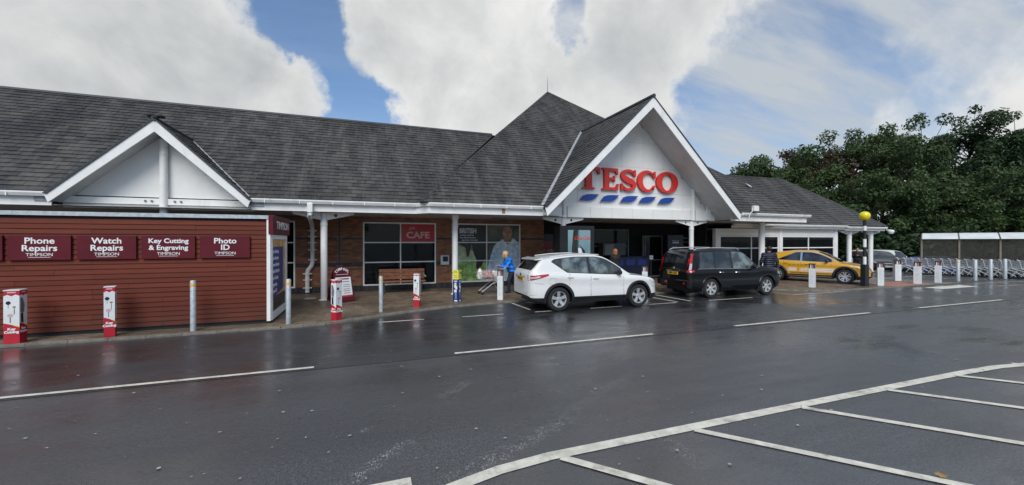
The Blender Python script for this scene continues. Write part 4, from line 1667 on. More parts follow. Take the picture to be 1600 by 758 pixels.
MB().box(KX0 - .05, KX1 + .0, KY0 - .011, KY1 + .03, KZ + .001, KZ + .05).build('roof_deck', M['dark_edge'], K)
MB().box(KX1 - .042, KX1 + .035, KY0 - .03, KY0 + .045, .10, KZ - .031).build('corner_post', M['white_paint'], K)
# poster case on the end wall
fy0, fy1 = KY0 + .047, KY1 - .46
pf = MB()
pf.box(KX1 - .02, KX1 + .06, fy0, fy1, .10, .27).box(KX1 - .02, KX1 + .06, fy0, fy1, 2.05, 2.16)
pf.box(KX1 - .02, KX1 + .058, fy0, fy0 + .10, .27, 2.05).box(KX1 - .02, KX1 + .058, fy1 - .10, fy1, .27, 2.05)
pfo = pf.build('poster_frame', M['white_paint'], K)
mat('poster_orange', (.62, .34, .12), .35, var=.4, scale=3)
mat('poster_dark', (.03, .022, .022), .35, var=.5, scale=3)
po = MB().box(KX1 + .0, KX1 + .02, fy0 + .10, fy1 - .10, .27, 2.05).build('poster', M['poster_orange'], pfo)
pd = MB().box(KX1 + .0205, KX1 + .022, fy0 + .10, fy1 - .10, .27, .62).build('poster_lower', M['poster_dark'], pfo)
pb = MB().prism([(KX1 + .023, fy0 + .13, .58), (KX1 + .023, fy1 - .42, .72), (KX1 + .023, fy1 - .42, 1.86), (KX1 + .023, fy0 + .13, 1.86)], (.002, 0, 0)).build('poster_list', M['navy_print'], pfo)
for i, s in enumerate(('Dry Cleaning', 'Shoe Repairs', 'Phone Repairs', 'Watch Repairs', 'Key Cutting', 'Engraving', 'Photo ID')):
    text(s, .125, M['white_print'], pfo, (KX1 + .027, fy0 + .18, 1.74 - i * .165), face='+X', align='LEFT', sx=1.15, bold=.002)
hs = MB().box(KX1 + .001, KX1 + .10, KY0 - .06, KY1 - .30, 2.17, KZ + .07).build('kiosk_header', M['maroon'], K)
text('TIMPSON', .27, M['white_print'], hs, (KX1 + .104, KY0 + 1.15, 2.39), face='+X', bold=.003, sx=1.45)


def small_title(s, size, x, y, z, parent):
    """small capital lettering with a rule below"""
    t_ = text(s, size, M['white_print'], parent, (x, y, z), bold=0, sx=1.1)
    w = max(v.co.x for v in t_.data.vertices) - min(v.co.x for v in t_.data.vertices)
    MB().box(x - w * .42, x + w * .42, y - .002, y + .001, z - size * .62, z - size * .54).build('rule', M['white_print'], parent)


SIGNS = [(-7.90, -6.74, None, 'maroon sign at the far left edge of the red kiosk'),
         (-6.67, -5.71, ('Phone', 'Repairs'), 'maroon Phone Repairs sign on the red boarded kiosk'),
         (-5.62, -4.64, ('Watch', 'Repairs'), 'maroon Watch Repairs sign on the red boarded kiosk'),
         (-4.55, -3.59, ('Key Cutting', '& Engraving'), 'maroon Key Cutting and Engraving sign on the red kiosk'),
         (-3.50, -2.53, ('Photo', 'ID'), 'maroon Photo ID sign nearest the kiosk corner')]
for (xa, xb, words, lab) in SIGNS:
    sgn = MB().cbox(xa, xb, KY0 - .05, KY0 - .006, 1.62, 2.12, .004).build('shop_sign', M['maroon'])
    tag(sgn, lab, 'sign', 'service signs on the kiosk')
    cx = (xa + xb) / 2
    if words:
        sz = .172 if len(words[1]) < 9 else .140
        text(words[0], sz, M['white_print'], sgn, (cx, KY0 - .053, 2.005), bold=.0035, sx=1.06)
        text(words[1], sz, M['white_print'], sgn, (cx, KY0 - .053, 1.855), bold=.0035, sx=1.06)
        small_title('TIMPSON', .090, cx, KY0 - .053, 1.725, sgn)

# ================================================================ BOLLARDS
def steel_bollard(x, y, lab, h=1.05, band=True):
    o = empty('steel_bollard', (x, y, PZ), lab, 'bollard', 'grey steel bollards')
    r = .055
    MB().lathe([(r, 0), (r, h - .02), (r * .8, h), (.001, h)], 18, (x, y, PZ - .02)).build('post', M['galv'], o, smooth=True)
    if band:
        MB().lathe([(r + .002, h - .13), (r + .002, h - .08)], 18, (x, y, PZ - .02)).build('reflective_band', M['yellow_band'], o, smooth=True)
    return o


def sleeve(x, y, lab, kind, rot=0, h=1.05, w=.24, two=True):
    """printed square sleeve over a bollard"""
    o = empty('sleeved_bollard', (0, 0, 0), lab, 'bollard', 'bollards with printed sleeves')
    hw = w / 2

    def face(name, z0, z1, mt, out=.0015, f='front', a=-1.0, b=1.0, pts=None):
        m = MB()
        P = pts or [(a, z0), (b, z0), (b, z1), (a, z1)]
        if f == 'front':
            m.prism([(p[0] * hw * .985, -hw - out, p[1]) for p in P], (0, .001, 0))
        elif f == 'left':
            m.prism([(-hw - out, -p[0] * hw * .985, p[1]) for p in P], (.001, 0, 0))
        else:
            m.prism([(hw + out, p[0] * hw * .985, p[1]) for p in P], (-.001, 0, 0))
        return m.build(name, M[mt], o)
    top = [(x_ * hw, y_ * hw) for x_, y_ in ((-1, -1), (1, -1), (1, 1), (-1, 1))]
    base = {'red': 'red_sleeve', 'white': 'white_sleeve', 'blue': 'navy_print'}[kind]
    m = MB().box(-hw, hw, -hw, hw, 0, h)
    m.build('sleeve', M[base], o)
    if kind == 'red':
        for f in ('front', 'side', 'left'):
            face('print_panel', .36, .90, 'white_sleeve', .0015, f, pts=[(-1, .42), (1, .35), (1, .93), (.5, .955), (0, .925), (-.5, .955), (-1, .93)])
            face('print_edge', .34, .42, 'yellow_print', .0012, f, pts=[(.2, .37), (1, .33), (1, .37), (.2, .40)])
            face('print_title', .985, 1.01, 'pink_print', .002, f, -.55, .55)
        for f, k0 in (('front', 0), ('side', 1), ('left', 1)):
            def disc(cx, cz, r, mt, sq=1.0):
                P = [(cx + r / hw * math.cos(t), cz + r * sq * math.sin(t)) for t in [2 * math.pi * i / 12 for i in range(12)]]
                face('print_key', 0, 0, mt, .003, f, pts=P)
            if k0 == 0:
                disc(-.4, .80, .035, 'jeans'); face('print_key', .70, .77, 'grey_frame', .0025, f, -.44, -.36)
                disc(.35, .72, .026, 'leaf_litter', .6); face('print_key', .58, .70, 'grey_frame', .0025, f, .30, .42)
                disc(-.15, .56, .042, 'pink_print', .8); face('print_key', .42, .53, 'grey_frame', .0025, f, -.22, -.08)
            else:
                face('print_photo', .62, .90, 'grey_frame', .0025, f, pts=[(-.8, .62), (.1, .60), (.3, .75), (-.2, .88), (-.8, .90)])
                face('print_photo', .45, .60, 'dark_navy', .0025, f, pts=[(-.7, .42), (.0, .40), (-.1, .60), (-.7, .60)])
        text('Key', .062, M['white_print'], o, (0, -hw - .003, .30), bold=.003, sx=1.1)
        text('Cutting', .062, M['white_print'], o, (0, -hw - .003, .245), bold=.003, sx=1.05)
        text('Shoe', .058, M['white_print'], o, (-hw - .003, 0, .30), face='-X', bold=.003)
        text('Repairs', .058, M['white_print'], o, (-hw - .003, 0, .245), face='-X', bold=.003)
        text('Shoe', .058, M['white_print'], o, (hw + .003, 0, .30), face='+X', bold=.003)
        text('Repairs', .058, M['white_print'], o, (hw + .003, 0, .245), face='+X', bold=.003)
        m = MB().box(-hw - .004, hw + .004, -hw - .004, hw + .004, h - .012, h + .006)
        m.build('sleeve_cap', M['white_sleeve'], o)
    elif kind == 'white':
        for f in ('front', 'side', 'left'):
            face('print_photo', .82, 1.03, 'poster_dark', .0015, f)
            P = lambda cx, r, z0: [(cx - r, z0), (cx + r, z0), (cx + r * .8, z0 + .11), (cx + r * .4, z0 + .16), (cx - r * .4, z0 + .16), (cx - r * .8, z0 + .11)]
            face('print_figure', 0, 0, 'pink_print', .0025, f, pts=P(.3, .22, .825))
            face('print_figure', 0, 0, 'white_sleeve', .0025, f, pts=P(-.35, .25, .825))
            face('print_figure', 0, 0, 'plastic_red', .003, f, pts=P(.32, .10, .825))
            z = .72
            while z > .12:
                face('print_line', z, z + .016, 'sign_pale', .0015, f, -.6, rnd.uniform(.1, .6))
                z -= rnd.choice((.04, .04, .08))
    elif kind == 'blue':
        for f in ('front', 'side', 'left'):
            face('print_header', .74, 1.04, 'yellow_print', .0015, f)
            for z in (.80, .85, .95, .99):
                face('print_line', z, z + .015, 'leaf_litter', .0025, f, -.6, .6)
            face('print_line', .66, .70, 'sign_pale', .0015, f, -.6, .6)
            face('print_hand', 0, 0, 'white_print', .0015, f, pts=[(-.6, .50), (.1, .42), (.55, .42), (.55, .52), (.2, .54), (.3, .62), (-.3, .64)])
            face('print_spot', 0, 0, 'yellow_print', .0025, f, pts=[(-.25 + .3 * math.cos(t), .57 + .035 * math.sin(t)) for t in [2 * math.pi * i / 12 for i in range(12)]])
            face('print_hand', .32, .41, 'white_print', .0015, f, -.55, .35)
            for z in (.27, .23, .19, .13):
                face('print_line', z, z + .02, 'sign_pale', .0015, f, -.3, .35)
            face('print_logo', .03, .075, 'white_print', .0015, f, -.5, .6)
        m = MB()
        for s in (-1, 1):
            m.prism([(s * hw, -.01, .92), (s * (hw + .12), -.01, .94), (s * hw, -.01, .97)], (0, .02, 0))
        m.build('side_flap', M['black_plastic'], o)
    o.location = (x, y, PZ - .015)
    o.rotation_euler = (0, 0, rot)   # print turned towards the road
    return o


ZW = .34
sleeve(-6.30, 10.50, 'red and white key cutting sleeve, leftmost in front of the kiosk', 'red', R(5), 1.04, .215)
sleeve(-4.92, 10.58, 'red and white key cutting sleeve in front of the Watch Repairs sign', 'red', R(16), 1.04, .165)
steel_bollard(-3.52, 10.60, 'grey steel bollard in front of the kiosk below the key cutting sign', 1.12)
steel_bollard(-1.70, 10.72, 'grey steel bollard beside the poster end of the red kiosk', 1.08)
sleeve(-.66, 10.80, 'red and white shoe repair sleeve in front of the folding board', 'red', R(45), 1.02, .175)
steel_bollard(.42, 11.72, 'grey steel bollard in front of the left end of the bench', 1.0)
sleeve(1.47, 12.25, 'red and white key cutting sleeve in front of the right end of the bench', 'red', R(-21), .98, .17)
sleeve(2.81, 12.80, 'blue sleeve with a yellow top beside the shopping trolley', 'blue', R(-40), 1.0, .20)
sleeve(4.27, 12.72, 'white printed sleeve between the trolley and the white car', 'white', R(-31), .96, .18)
sleeve(10.05, 12.6, 'white printed sleeve between the white car and the black car', 'white', R(-39), .96, .20)
sleeve(17.86, 11.55, 'white printed sleeve standing in front of the yellow car door', 'white', R(-67), .98, .21)
sleeve(21.36, 10.95, 'white printed sleeve just right of the striped beacon pole', 'white', R(-55), .98, .21)
sleeve(24.94, 12.1, 'white printed sleeve farthest back beyond the crossing', 'white', R(-42), 1.0, .24)
sleeve(23.93, 10.85, 'white printed sleeve third from the beacon beside the crossing', 'white', R(-74), .98, .24)
sleeve(25.59, 10.85, 'white printed sleeve rightmost, next to the plain grey posts', 'white', R(-75), .98, .21)
for x, y, lab in ((27.3, 10.85, 'grey steel post with a yellow band nearest the printed sleeves by the trolleys'), (28.6, 10.75, 'second grey steel post in front of the trolley shelter'), (30.2, 10.8, 'third grey steel post in front of the trolley shelter'), (31.5, 10.75, 'fourth grey steel post in front of the trolley shelter, rightmost')):
    ob = steel_bollard(x, y, lab, 1.05, band=x < 28)
    for ch in ob.children:
        ch.scale = (1.35, 1.35, 1)

# ================================================================ FOLDING BOARD
ab = empty('folding_board', (0, 0, 0), 'maroon arched folding board with white text panel on the pavement', 'board')


def leaf(tilt, back):
    n = 16
    out = [(-.33, 0)] + [(-.33 + .04, .62)] + [(.30 * math.cos(math.pi - math.pi * k / n) * .92, .88 + .26 * math.sin(math.pi * k / n)) for k in range(n + 1)] + [(.29, .62), (.33, 0)]
    m = MB().prism([(x, 0, z) for x, z in out], (0, .025, 0))
    Mx = Matrix.Rotation(tilt, 4, 'X')
    m.v = [tuple(Mx @ Vector((p[0], p[1], p[2] - 1.12)) + Vector((0, 0, 1.12))) for p in m.v]
    return m


leaf(R(-15), False).build('front_leaf', M['maroon'], ab)
leaf(R(15), True).build('back_leaf', M['maroon'], ab)
tf = Matrix.Translation((0, 0, 1.12)) @ Matrix.Rotation(R(-15), 4, 'X') @ Matrix.Translation((0, 0, -1.12))
m = MB().box(-.24, .26, -.008, -.001, .13, .78).xform(tf)
tp_ = m.build('text_panel', M['white_sleeve'], ab)
for i, z in enumerate((.70, .62, .52, .46, .38, .32, .25)):
    MB().box(-.18 if i < 2 else -.02, .20, -.011, -.0085, z, z + (.04 if i == 0 else .018)).xform(tf).build('print_line', M['poster_red'] if i < 2 else M['grey_frame'], ab)
MB().box(-.24, .26, -.011, -.0085, .131, .19).xform(tf).build('print_band', M['cafe_red'], ab)
for k, ch in enumerate('TIMPSON'):
    an = R(150 - k * 20)
    me = text_mesh(ch, .11, .004)
    p = tf @ Vector((.22 * math.cos(an), -.006, .86 + .19 * math.sin(an)))
    link_mesh('lettering', me, M['white_print'], ab, p, (R(90 - 15), -(an - R(90)), 0))
MB().box(-.2, .2, -.010, -.004, .865, .875).xform(tf).build('print_line', M['white_print'], ab)
for s in (-1, 1):
    MB().tube([(s * .31, -.22, .25), (s * .31, .22, .25)], .006, 5).build('stay', M['dark_frame'], ab)
ab.location = (-.72, 14.1, PZ)
ab.rotation_euler = (0, 0, R(28))

# ================================================================ BENCH
bn = empty('bench', (0, 0, 0), 'brown slatted wooden bench under the cafe window', 'bench')
for i in range(3):
    MB().cbox(-.85, .85, .20 + i * .01, .235 + i * .01, .50 + i * .135, .62 + i * .135, .006).build('back_slat', M['bench_wood'], bn)
for i in range(4):
    MB().cbox(-.85, .85, -.24 + i * .105, -.15 + i * .105, .42, .455, .006).build('seat_slat', M['bench_wood'], bn)
for s in (-.68, .68):
    MB().tube([(s, -.22, 0), (s, -.20, .42)], .028, 8).build('leg', M['dark_frame'], bn)
    MB().tube([(s, .18, 0), (s, .215, .45), (s, .25, .88)], .028, 8).build('leg', M['dark_frame'], bn)
    MB().box(s - .025, s + .025, -.24, .22, .39, .418).build('seat_bearer', M['dark_frame'], bn)
    MB().tube([(s * 1.22, -.22, .62), (s * 1.22, .22, .64)], .025, 8).build('armrest', M['galv'], bn)
bn.location = (1.35, 15.75, PZ)

# ================================================================ BEACON
be = empty('crossing_beacon', (0, 0, 0), 'yellow globe beacon on a black and white banded pole', 'beacon')
MB().cbox(-.12, .12, -.11, .11, 0, .95, .02).build('base_sleeve', M['black_plastic'], be)
bands = [.95, 1.28, 1.70, 2.05, 2.42, 2.62, 2.9]
mts = ['white_paint', 'black_plastic', 'white_paint', 'black_plastic', 'white_paint', 'black_plastic']
mts[4], mts[5] = 'white_paint', 'black_plastic'
for (a, b), mt in zip(zip(bands, bands[1:]), mts):
    r = .06
    MB().lathe([(.001, a), (r, a), (r, b), (.001, b)], 16).build('pole_band', M[mt], be, smooth=True)
MB().lathe([(.001, 2.86), (.08, 2.87), (.15, 2.92), (.195, 3.02), (.20, 3.08), (.175, 3.16), (.12, 3.22), (.05, 3.245), (.001, 3.25)], 24).build('globe', M['beacon_yellow'], be, smooth='all')
be.location = (20.44, 11.05, PZ)

# ================================================================ TROLLEYS
def trolley_proto(name):
    t = empty(name, (0, 0, 0))
    w0, w1 = .20, .27       # half width at the nose, at the handle end
    def corner(f, z):       # f 0 nose .. 1 handle
        top = z > .7
        x = .45 - .92 * f
        return x, (w0 + (w1 - w0) * f)
    m = MB()
    zt = lambda f: .82 + .12 * f
    zb = lambda f: .50 + .08 * (1 - f)
    for k in range(4):
        t_ = k / 3
        pts = []
        for f in (0, 1):
            x, w = corner(f, 0)
            z = zb(f) + (zt(f) - zb(f)) * t_
            pts.append((x - (.06 * (1 - t_) if f == 0 else 0), w * (.86 + .14 * t_), z))
        (xa, wa, za), (xb, wb, zb_) = pts
        r = .008 if k in (0, 3) else .005
        m.tube([(xb, wb, zb_), (xa, wa, za), (xa, -wa, za), (xb, -wb, zb_), (xb, wb, zb_)], r, 4, cap=False)
    for s in (-1, 1):
        for k in range(13):
            f = k / 12
            x, w = corner(f, 0)
            m.tube([(x - .06 * (1 - f), s * w * .86, zb(f)), (x, s * w, zt(f))], .004, 4, cap=False)
    for k in range(6):
        y = (-1 + 2 * k / 5)
        m.tube([(.45, y * w0, zt(0)), (.39, y * w0 * .86, zb(0)), (-.47, y * w1 * .86, zb(1)), (-.47, y * w1, zt(1))], .004, 4, cap=False)
    m.build('basket', M['wire'], t)
    m = MB()
    for s in (-1, 1):
        m.tube([(.36, s * .19, .10), (-.05, s * .22, .40), (-.40, s * .25, .52), (-.47, s * .26, .94), (-.56, s * .26, 1.0)], .018, 6)
        m.tube([(-.42, s * .26, .10), (-.22, s * .24, .43)], .018, 6)
    m.tube([(.30, -.19, .14), (.30, .19, .14)], .012, 6)
    m.tube([(-.38, -.25, .17), (-.38, .25, .17)], .012, 6)
    m.build('chassis', M['wire'], t)
    MB().tube([(-.56, -.27, 1.0), (-.56, .27, 1.0)], .021, 8).build('handle', M['trolley_blue'], t)
    for x, y in ((.36, .19), (.36, -.19), (-.42, .26), (-.42, -.26)):
        MB().lathe([(.001, -.014), (.05, -.014), (.058, 0), (.05, .014), (.001, .014)], 12, (x - .02, y, .06), 'Y').build('wheel', M['rubber'], t)
    return t


tr = trolley_proto('shopping_trolley')
tag(tr, 'chrome shopping trolley with carrier bags pushed by the woman in blue', 'trolley', 'shopping trolleys')
park = copy_tree(tr)
tr.location = (4.35, 14.25, PZ)
tr.rotation_euler = (0, 0, R(183))

# ================================================================ TROLLEY SHELTER
sx, sy = 0.4035, -0.9150
SO = Vector((31.35, 14.04, 0))
SE = Vector((sx, sy, 0))
SN = Vector((-sy, sx, 0))          # towards the back
sh = empty('trolley_shelter', SO, 'clear walled trolley shelter with a pale curved roof', 'shelter')


def sp(u, w, z):
    p = SO + SE * u + SN * w
    return (p.x, p.y, z)


NB, BW, DEP = 6, 1.5, 2.3
for i in range(NB + 1):
    u = i * BW
    for w in (0, DEP):
        MB().tube([sp(u, w, 0), sp(u, w, 2.12)], .055, 4).build('post', M['shelter_frame'], sh)
    rib = [sp(u, -.15 + (DEP + .3) * k / 8, 2.10 + .36 * math.sin(math.pi * k / 8)) for k in range(9)]
    MB().tube(rib, .03, 4).build('roof_rib', M['shelter_frame'], sh)
mat('roof_sheet', (.62, .66, .66), .35, var=.1, scale=2, dirt=.25)
for i in range(NB):
    m = MB()
    for k in range(8):
        a = lambda q: (-.15 + (DEP + .3) * q / 8, 2.13 + .36 * math.sin(math.pi * q / 8))
        (w0, z0), (w1, z1) = a(k), a(k + 1)
        u0, u1 = i * BW + .03, (i + 1) * BW - .03
        m.add([sp(u0, w0, z0), sp(u1, w0, z0), sp(u1, w1, z1), sp(u0, w1, z1)], [(0, 1, 2, 3)])
    m.build('roof_sheet', M['roof_sheet'], sh)
    for w in (0, DEP):
        u0, u1 = i * BW + .06, (i + 1) * BW - .06
        m = MB().prism([sp(u0, w, 1.0), sp(u1, w, 1.0), sp(u1, w, 2.06), sp(u0, w, 2.06)], SN * .006)
        m.build('pane', M['shelter_pane'], sh)
    for w, z in ((0, 2.09), (0, .96), (DEP, 2.09), (DEP, .96)):
        MB().tube([sp(i * BW + .055, w, z), sp((i + 1) * BW - .055, w, z)], .03, 4).build('rail', M['shelter_frame'], sh)
for w in (.6, 1.2, 1.8):
    MB().tube([sp(0, w, .02), sp(0, w, .96)], .02, 4).build('end_bar', M['shelter_frame'], sh)
m = MB().prism([sp(0, .06, 1.0), sp(0, DEP - .06, 1.0), sp(0, DEP - .06, 2.06), sp(0, .06, 2.06)], SE * .006)
m.build('pane', M['shelter_pane'], sh)
# nested rows of parked trolleys
first = True
for row, w in enumerate((.05, .75, 1.45)):
    for k in range(24 if row == 0 else 12):
        u = -.55 + k * .31 if row == 0 else .4 + k * .5
        c = park if first else copy_tree(park)
        first = False
        p = sp(u, w, 0)
        c.location = (p[0], p[1], gz(p[0], p[1]) + .01)
        c.rotation_euler = (0, 0, math.atan2(sy, sx) + rnd.uniform(-.03, .03))
        c['group'] = ('trolleys nested in the front row', 'trolleys nested in the middle row', 'trolleys nested in the back row')[row]
        c['label'] = ('chrome trolley nested in the front row of the trolley shelter', 'chrome trolley nested in the middle row of the trolley shelter', 'chrome trolley nested in the back row of the trolley shelter')[row]
        c['category'] = 'trolley'
# ================================================================ CARS
def interp(tab, x):
    """smooth (monotone cubic) interpolation through a table of points"""
    n = len(tab)
    if x <= tab[0][0]: return tab[0][1]
    if x >= tab[-1][0]: return tab[-1][1]
    d = [(tab[i + 1][1] - tab[i][1]) / (tab[i + 1][0] - tab[i][0]) for i in range(n - 1)]
    ms = [d[0]] + [0 if d[i - 1] * d[i] <= 0 else 2 * d[i - 1] * d[i] / (d[i - 1] + d[i]) for i in range(1, n - 1)] + [d[-1]]
    for i in range(n - 1):
        if tab[i][0] <= x <= tab[i + 1][0]:
            h = tab[i + 1][0] - tab[i][0]
            t = (x - tab[i][0]) / h
            return ((2 * t ** 3 - 3 * t * t + 1) * tab[i][1] + (t ** 3 - 2 * t * t + t) * h * ms[i] + (-2 * t ** 3 + 3 * t * t) * tab[i + 1][1] + (t ** 3 - t * t) * h * ms[i + 1])


def make_car(name, sp, label, cat='car', group=None):
    root = empty(name, (0, 0, 0), label, cat, group)
    top = lambda x: interp(sp['top'], x)
    hw = lambda x: interp(sp['hw'], x)
    bot0 = lambda x: interp(sp['bot'], x)
    roof = lambda x: interp(sp['roof'], x)
    xr, xf = sp['top'][0][0], sp['top'][-1][0]
    wx, wr, RA = sp['wheels'], sp['wr'], sp['wr'] + .055
    zw = wr

    def bot(x):
        b = bot0(x)
        for w in wx:
            if abs(x - w) < RA:
                b = max(b, zw + math.sqrt(max(0, RA * RA - (x - w) ** 2)))
        return b
    SEC = sp.get('sec', [(0, .93), (.16, .985), (.32, 1.0), (.50, .978), (.70, .976), (.82, 1.0), (.92, .985), (1.0, .925)])

    def ysurf(x, z):
        b, t = bot0(x), top(x)
        f = max(0, min(1, (z - b) / (t - b)))
        for (f0, w0), (f1, w1) in zip(SEC, SEC[1:]):
            if f <= f1:
                return hw(x) * (w0 + (w1 - w0) * (f - f0) / (f1 - f0))
        return hw(x) * SEC[-1][1]
    st = set()
    N = 72
    for i in range(N + 1):
        st.add(round(xr + (xf - xr) * i / N, 4))
    for w in wx:
        for k in range(17):
            st.add(round(w - RA * math.cos(math.pi * k / 16), 4))
        st.add(round(w - RA - .004, 4)); st.add(round(w + RA + .004, 4))
    for e, s in ((xr, 1), (xf, -1)):
        for q in (.01, .03, .05, .09, .13):
            st.add(round(e + s * q, 4))
    st = sorted(st)
    cz = sp['clad']
    body, clad = MB(), MB()
    rows_all = []
    for x in st:
        b, t = bot(x), top(x)
        c = max(cz, b + .012) if cz else b + .012
        zs = [b, c] + [c + (t - c) * q for q in (.2, .4, .58, .72, .84, .94, 1.0)]
        rows_all.append([(x, ysurf(x, z), z) for z in zs])
    crown = sp.get('crown', .05)
    full = []
    for x, rw in zip(st, rows_all):
        ye, zt = rw[-1][1], rw[-1][2]
        deck = [(x, ye * q, zt + crown * (1 - q * q)) for q in (.94, .8, .55, .28, 0)]
        r = rw + deck
        full.append(r)
    nr = len(full[0])

    def emit(m, j0, j1):
        for s in (-1, 1):
            base = len(m.v)
            cnt = j1 - j0 + 1
            for r in full:
                for j in range(j0, j1 + 1):
                    p = r[j]
                    m.v.append((p[0], s * p[1], p[2]))
            for i in range(len(full) - 1):
                for j in range(cnt - 1):
                    q = (base + i * cnt + j, base + (i + 1) * cnt + j, base + (i + 1) * cnt + j + 1, base + i * cnt + j + 1)
                    m.f.append(q if s < 0 else q[::-1])
    emit(body, 1, nr - 1)
    emit(clad, 0, 1)
    for r, flip in ((full[0], False), (full[-1], True)):
        pts = [(p[0], -p[1], p[2]) for p in r[1:]] + [(p[0], p[1], p[2]) for p in r[1:-1]][::-1]
        body.add(pts, [tuple(range(len(pts))) if flip else tuple(reversed(range(len(pts))))])
        a, b_ = r[0], r[1]
        clad.add([(a[0], -a[1], a[2]), (a[0], a[1], a[2]), (b_[0], b_[1], b_[2]), (b_[0], -b_[1], b_[2])], [(0, 1, 2, 3)])
    bo = body.build('body', M[sp['paint']], root, smooth=True)
    clad.build('lower_cladding', M[sp.get('cladmat', 'black_plastic')], root, smooth=True)
    # dark floor pan and wheel housings
    m = MB().box(xr + .25, xf - .25, -.62, .62, .22, .60)
    for w in wx:
        for s in (-1, 1):
            n = 14
            for k in range(n):
                a0, a1 = math.pi * k / n, math.pi * (k + 1) / n
                yo, yi = ysurf(w, zw + .2) * .975, .55
                m.add([(w + RA * math.cos(a0), s * yo, zw + RA * math.sin(a0)), (w + RA * math.cos(a1), s * yo, zw + RA * math.sin(a1)), (w + RA * math.cos(a1), s * yi, zw + RA * math.sin(a1)), (w + RA * math.cos(a0), s * yi, zw + RA * math.sin(a0))], [(0, 1, 2, 3)])
    m.build('underbody', M['black_plastic'], root)
    # greenhouse
    g0, g1 = sp['roof'][0][0], sp['roof'][-1][0]
    kt = sp.get('tumble', .30)

    def yedge(x, z):
        t = top(x)
        yb = hw(x) * SEC[-1][1] * .985
        h = z - t
        return yb - kt * h - .10 * max(0, h) ** 2
    gx = sorted(set([round(g0 + (g1 - g0) * i / 60, 4) for i in range(61)] + [round(p[0], 4) for p in sp['roof']]))
    gm = MB()
    grows = []
    rr_ = .05
    for x in gx:
        t, z = top(x) - .01, max(top(x) + .002, roof(x))
        h = z - t
        e = min(rr_, h * .4)
        rw = []
        for q in (0, .35, .7, 1.0):
            zz = t + (h - e) * q
            rw.append((x, yedge(x, zz), zz))
        ye = yedge(x, t + h - e)
        rw.append((x, ye - e * .35, z - e * .30))
        rw.append((x, ye - e * 1.1, z))
        cr = sp.get('rcrown', .045) * min(1, h / .35)
        y2 = ye - e * 1.1
        for q in (.75, .5, .25, 0):
            rw.append((x, y2 * q, z + cr * (1 - q * q)))
        grows.append(rw)
    gn = len(grows[0])
    for s in (-1, 1):
        base = len(gm.v)
        for r in grows:
            for p in r:
                gm.v.append((p[0], s * p[1], p[2]))
        for i in range(len(grows) - 1):
            for j in range(gn - 1):
                q = (base + i * gn + j, base + (i + 1) * gn + j, base + (i + 1) * gn + j + 1, base + i * gn + j + 1)
                gm.f.append(q if s < 0 else q[::-1])
    gh = gm.build('cabin', M[sp['paint']], root, smooth=True)

    # side glass
    def side_patch(pname, x0, x1, zlo, zhi, mt, off, s, parent, n=14, low=False):
        m = MB()
        for i in range(n + 1):
            x = x0 + (x1 - x0) * i / n
            a, b = zlo(x), zhi(x)
            if b < a + .004: b = a + .004
            for q in (0, .5, 1):
                z = a + (b - a) * q
                y = (ysurf(x, z) if low else yedge(x, z)) + off
                m.v.append((x, s * y, z))
        for i in range(n):
            for j in range(2):
                q = (i * 3 + j, i * 3 + 3 + j, i * 3 + 4 + j, i * 3 + 1 + j)
                m.f.append(q if s < 0 else q[::-1])
        return m.build(pname, M[mt], parent, smooth=True)
    for s in (-1, 1):
        # black surround then panes
        lo = lambda x: top(x) + .012 + sp.get('kick', 0) * max(0, sp.get('kx', -9) - x)
        hi = lambda x: roof(x) - .055
        a, b = sp['glass'][0][0], sp['glass'][-1][1]
        side_patch('window_surround', a - .03, b + .05, lo, lambda x: min(hi(x) + .012, lo(x) + max(.004, (x - a + .05) * sp.get('qslope', 1.3))), sp.get('surround', 'black_plastic'), .003, s, gh, 30)
        for gi, (x0, x1, mt) in enumerate(sp['glass']):
            side_patch('side_window', x0, x1, lambda x: lo(x) + .018, lambda x: min(hi(x) - .01, lo(x) + max(.01, (x - a) * sp.get('qslope', 1.3))), mt, .006, s, gh)
        # shut lines and handles
        for x in sp['seams']:
            m = MB()
            zs = [bot(x) + .16 + (top(x) - bot(x) - .16) * k / 8 for k in range(9)]
            for z in zs:
                y = s * (ysurf(x, z) + .0015)
                m.v += [(x - .004, y, z), (x + .004, y, z)]
            m.f = [((2 * k, 2 * k + 1, 2 * k + 3, 2 * k + 2) if s < 0 else (2 * k + 2, 2 * k + 3, 2 * k + 1, 2 * k)) for k in range(8)]
            m.build('shut_line', M['seam'], bo)
        for x in sp['handles']:
            z = top(x) - .11
            y = s * (ysurf(x, z) + .022)
            MB().tube([(x - .09, y - s * .02, z), (x - .07, y, z), (x + .07, y, z), (x + .09, y - s * .02, z)], .013, 6).build('door_handle', M[sp.get('hmat', sp['paint'])], bo)
        # swage line along the doors
        # mirrors
        x = sp['mirror']
        z = top(x) + .06
        y = yedge(x, z)
        m = MB()
        m.lathe([(.001, -.10), (.055, -.09), (.085, -.03), (.085, .03), (.05, .08), (.001, .095)], 12, (0, 0, 0), 'Y')
        m.v = [(p[0] * .75 + x + .02, p[1] + s * (y + .12), p[2] * .95 + z + .02) for p in m.v]
        m.box(x - .02, x + .04, min(s * y, s * (y + .08)), max(s * y, s * (y + .08)), z - .05, z - .01)
        m.build('wing_mirror', M[sp.get('mirmat', 'black_plastic')], root, smooth=True)
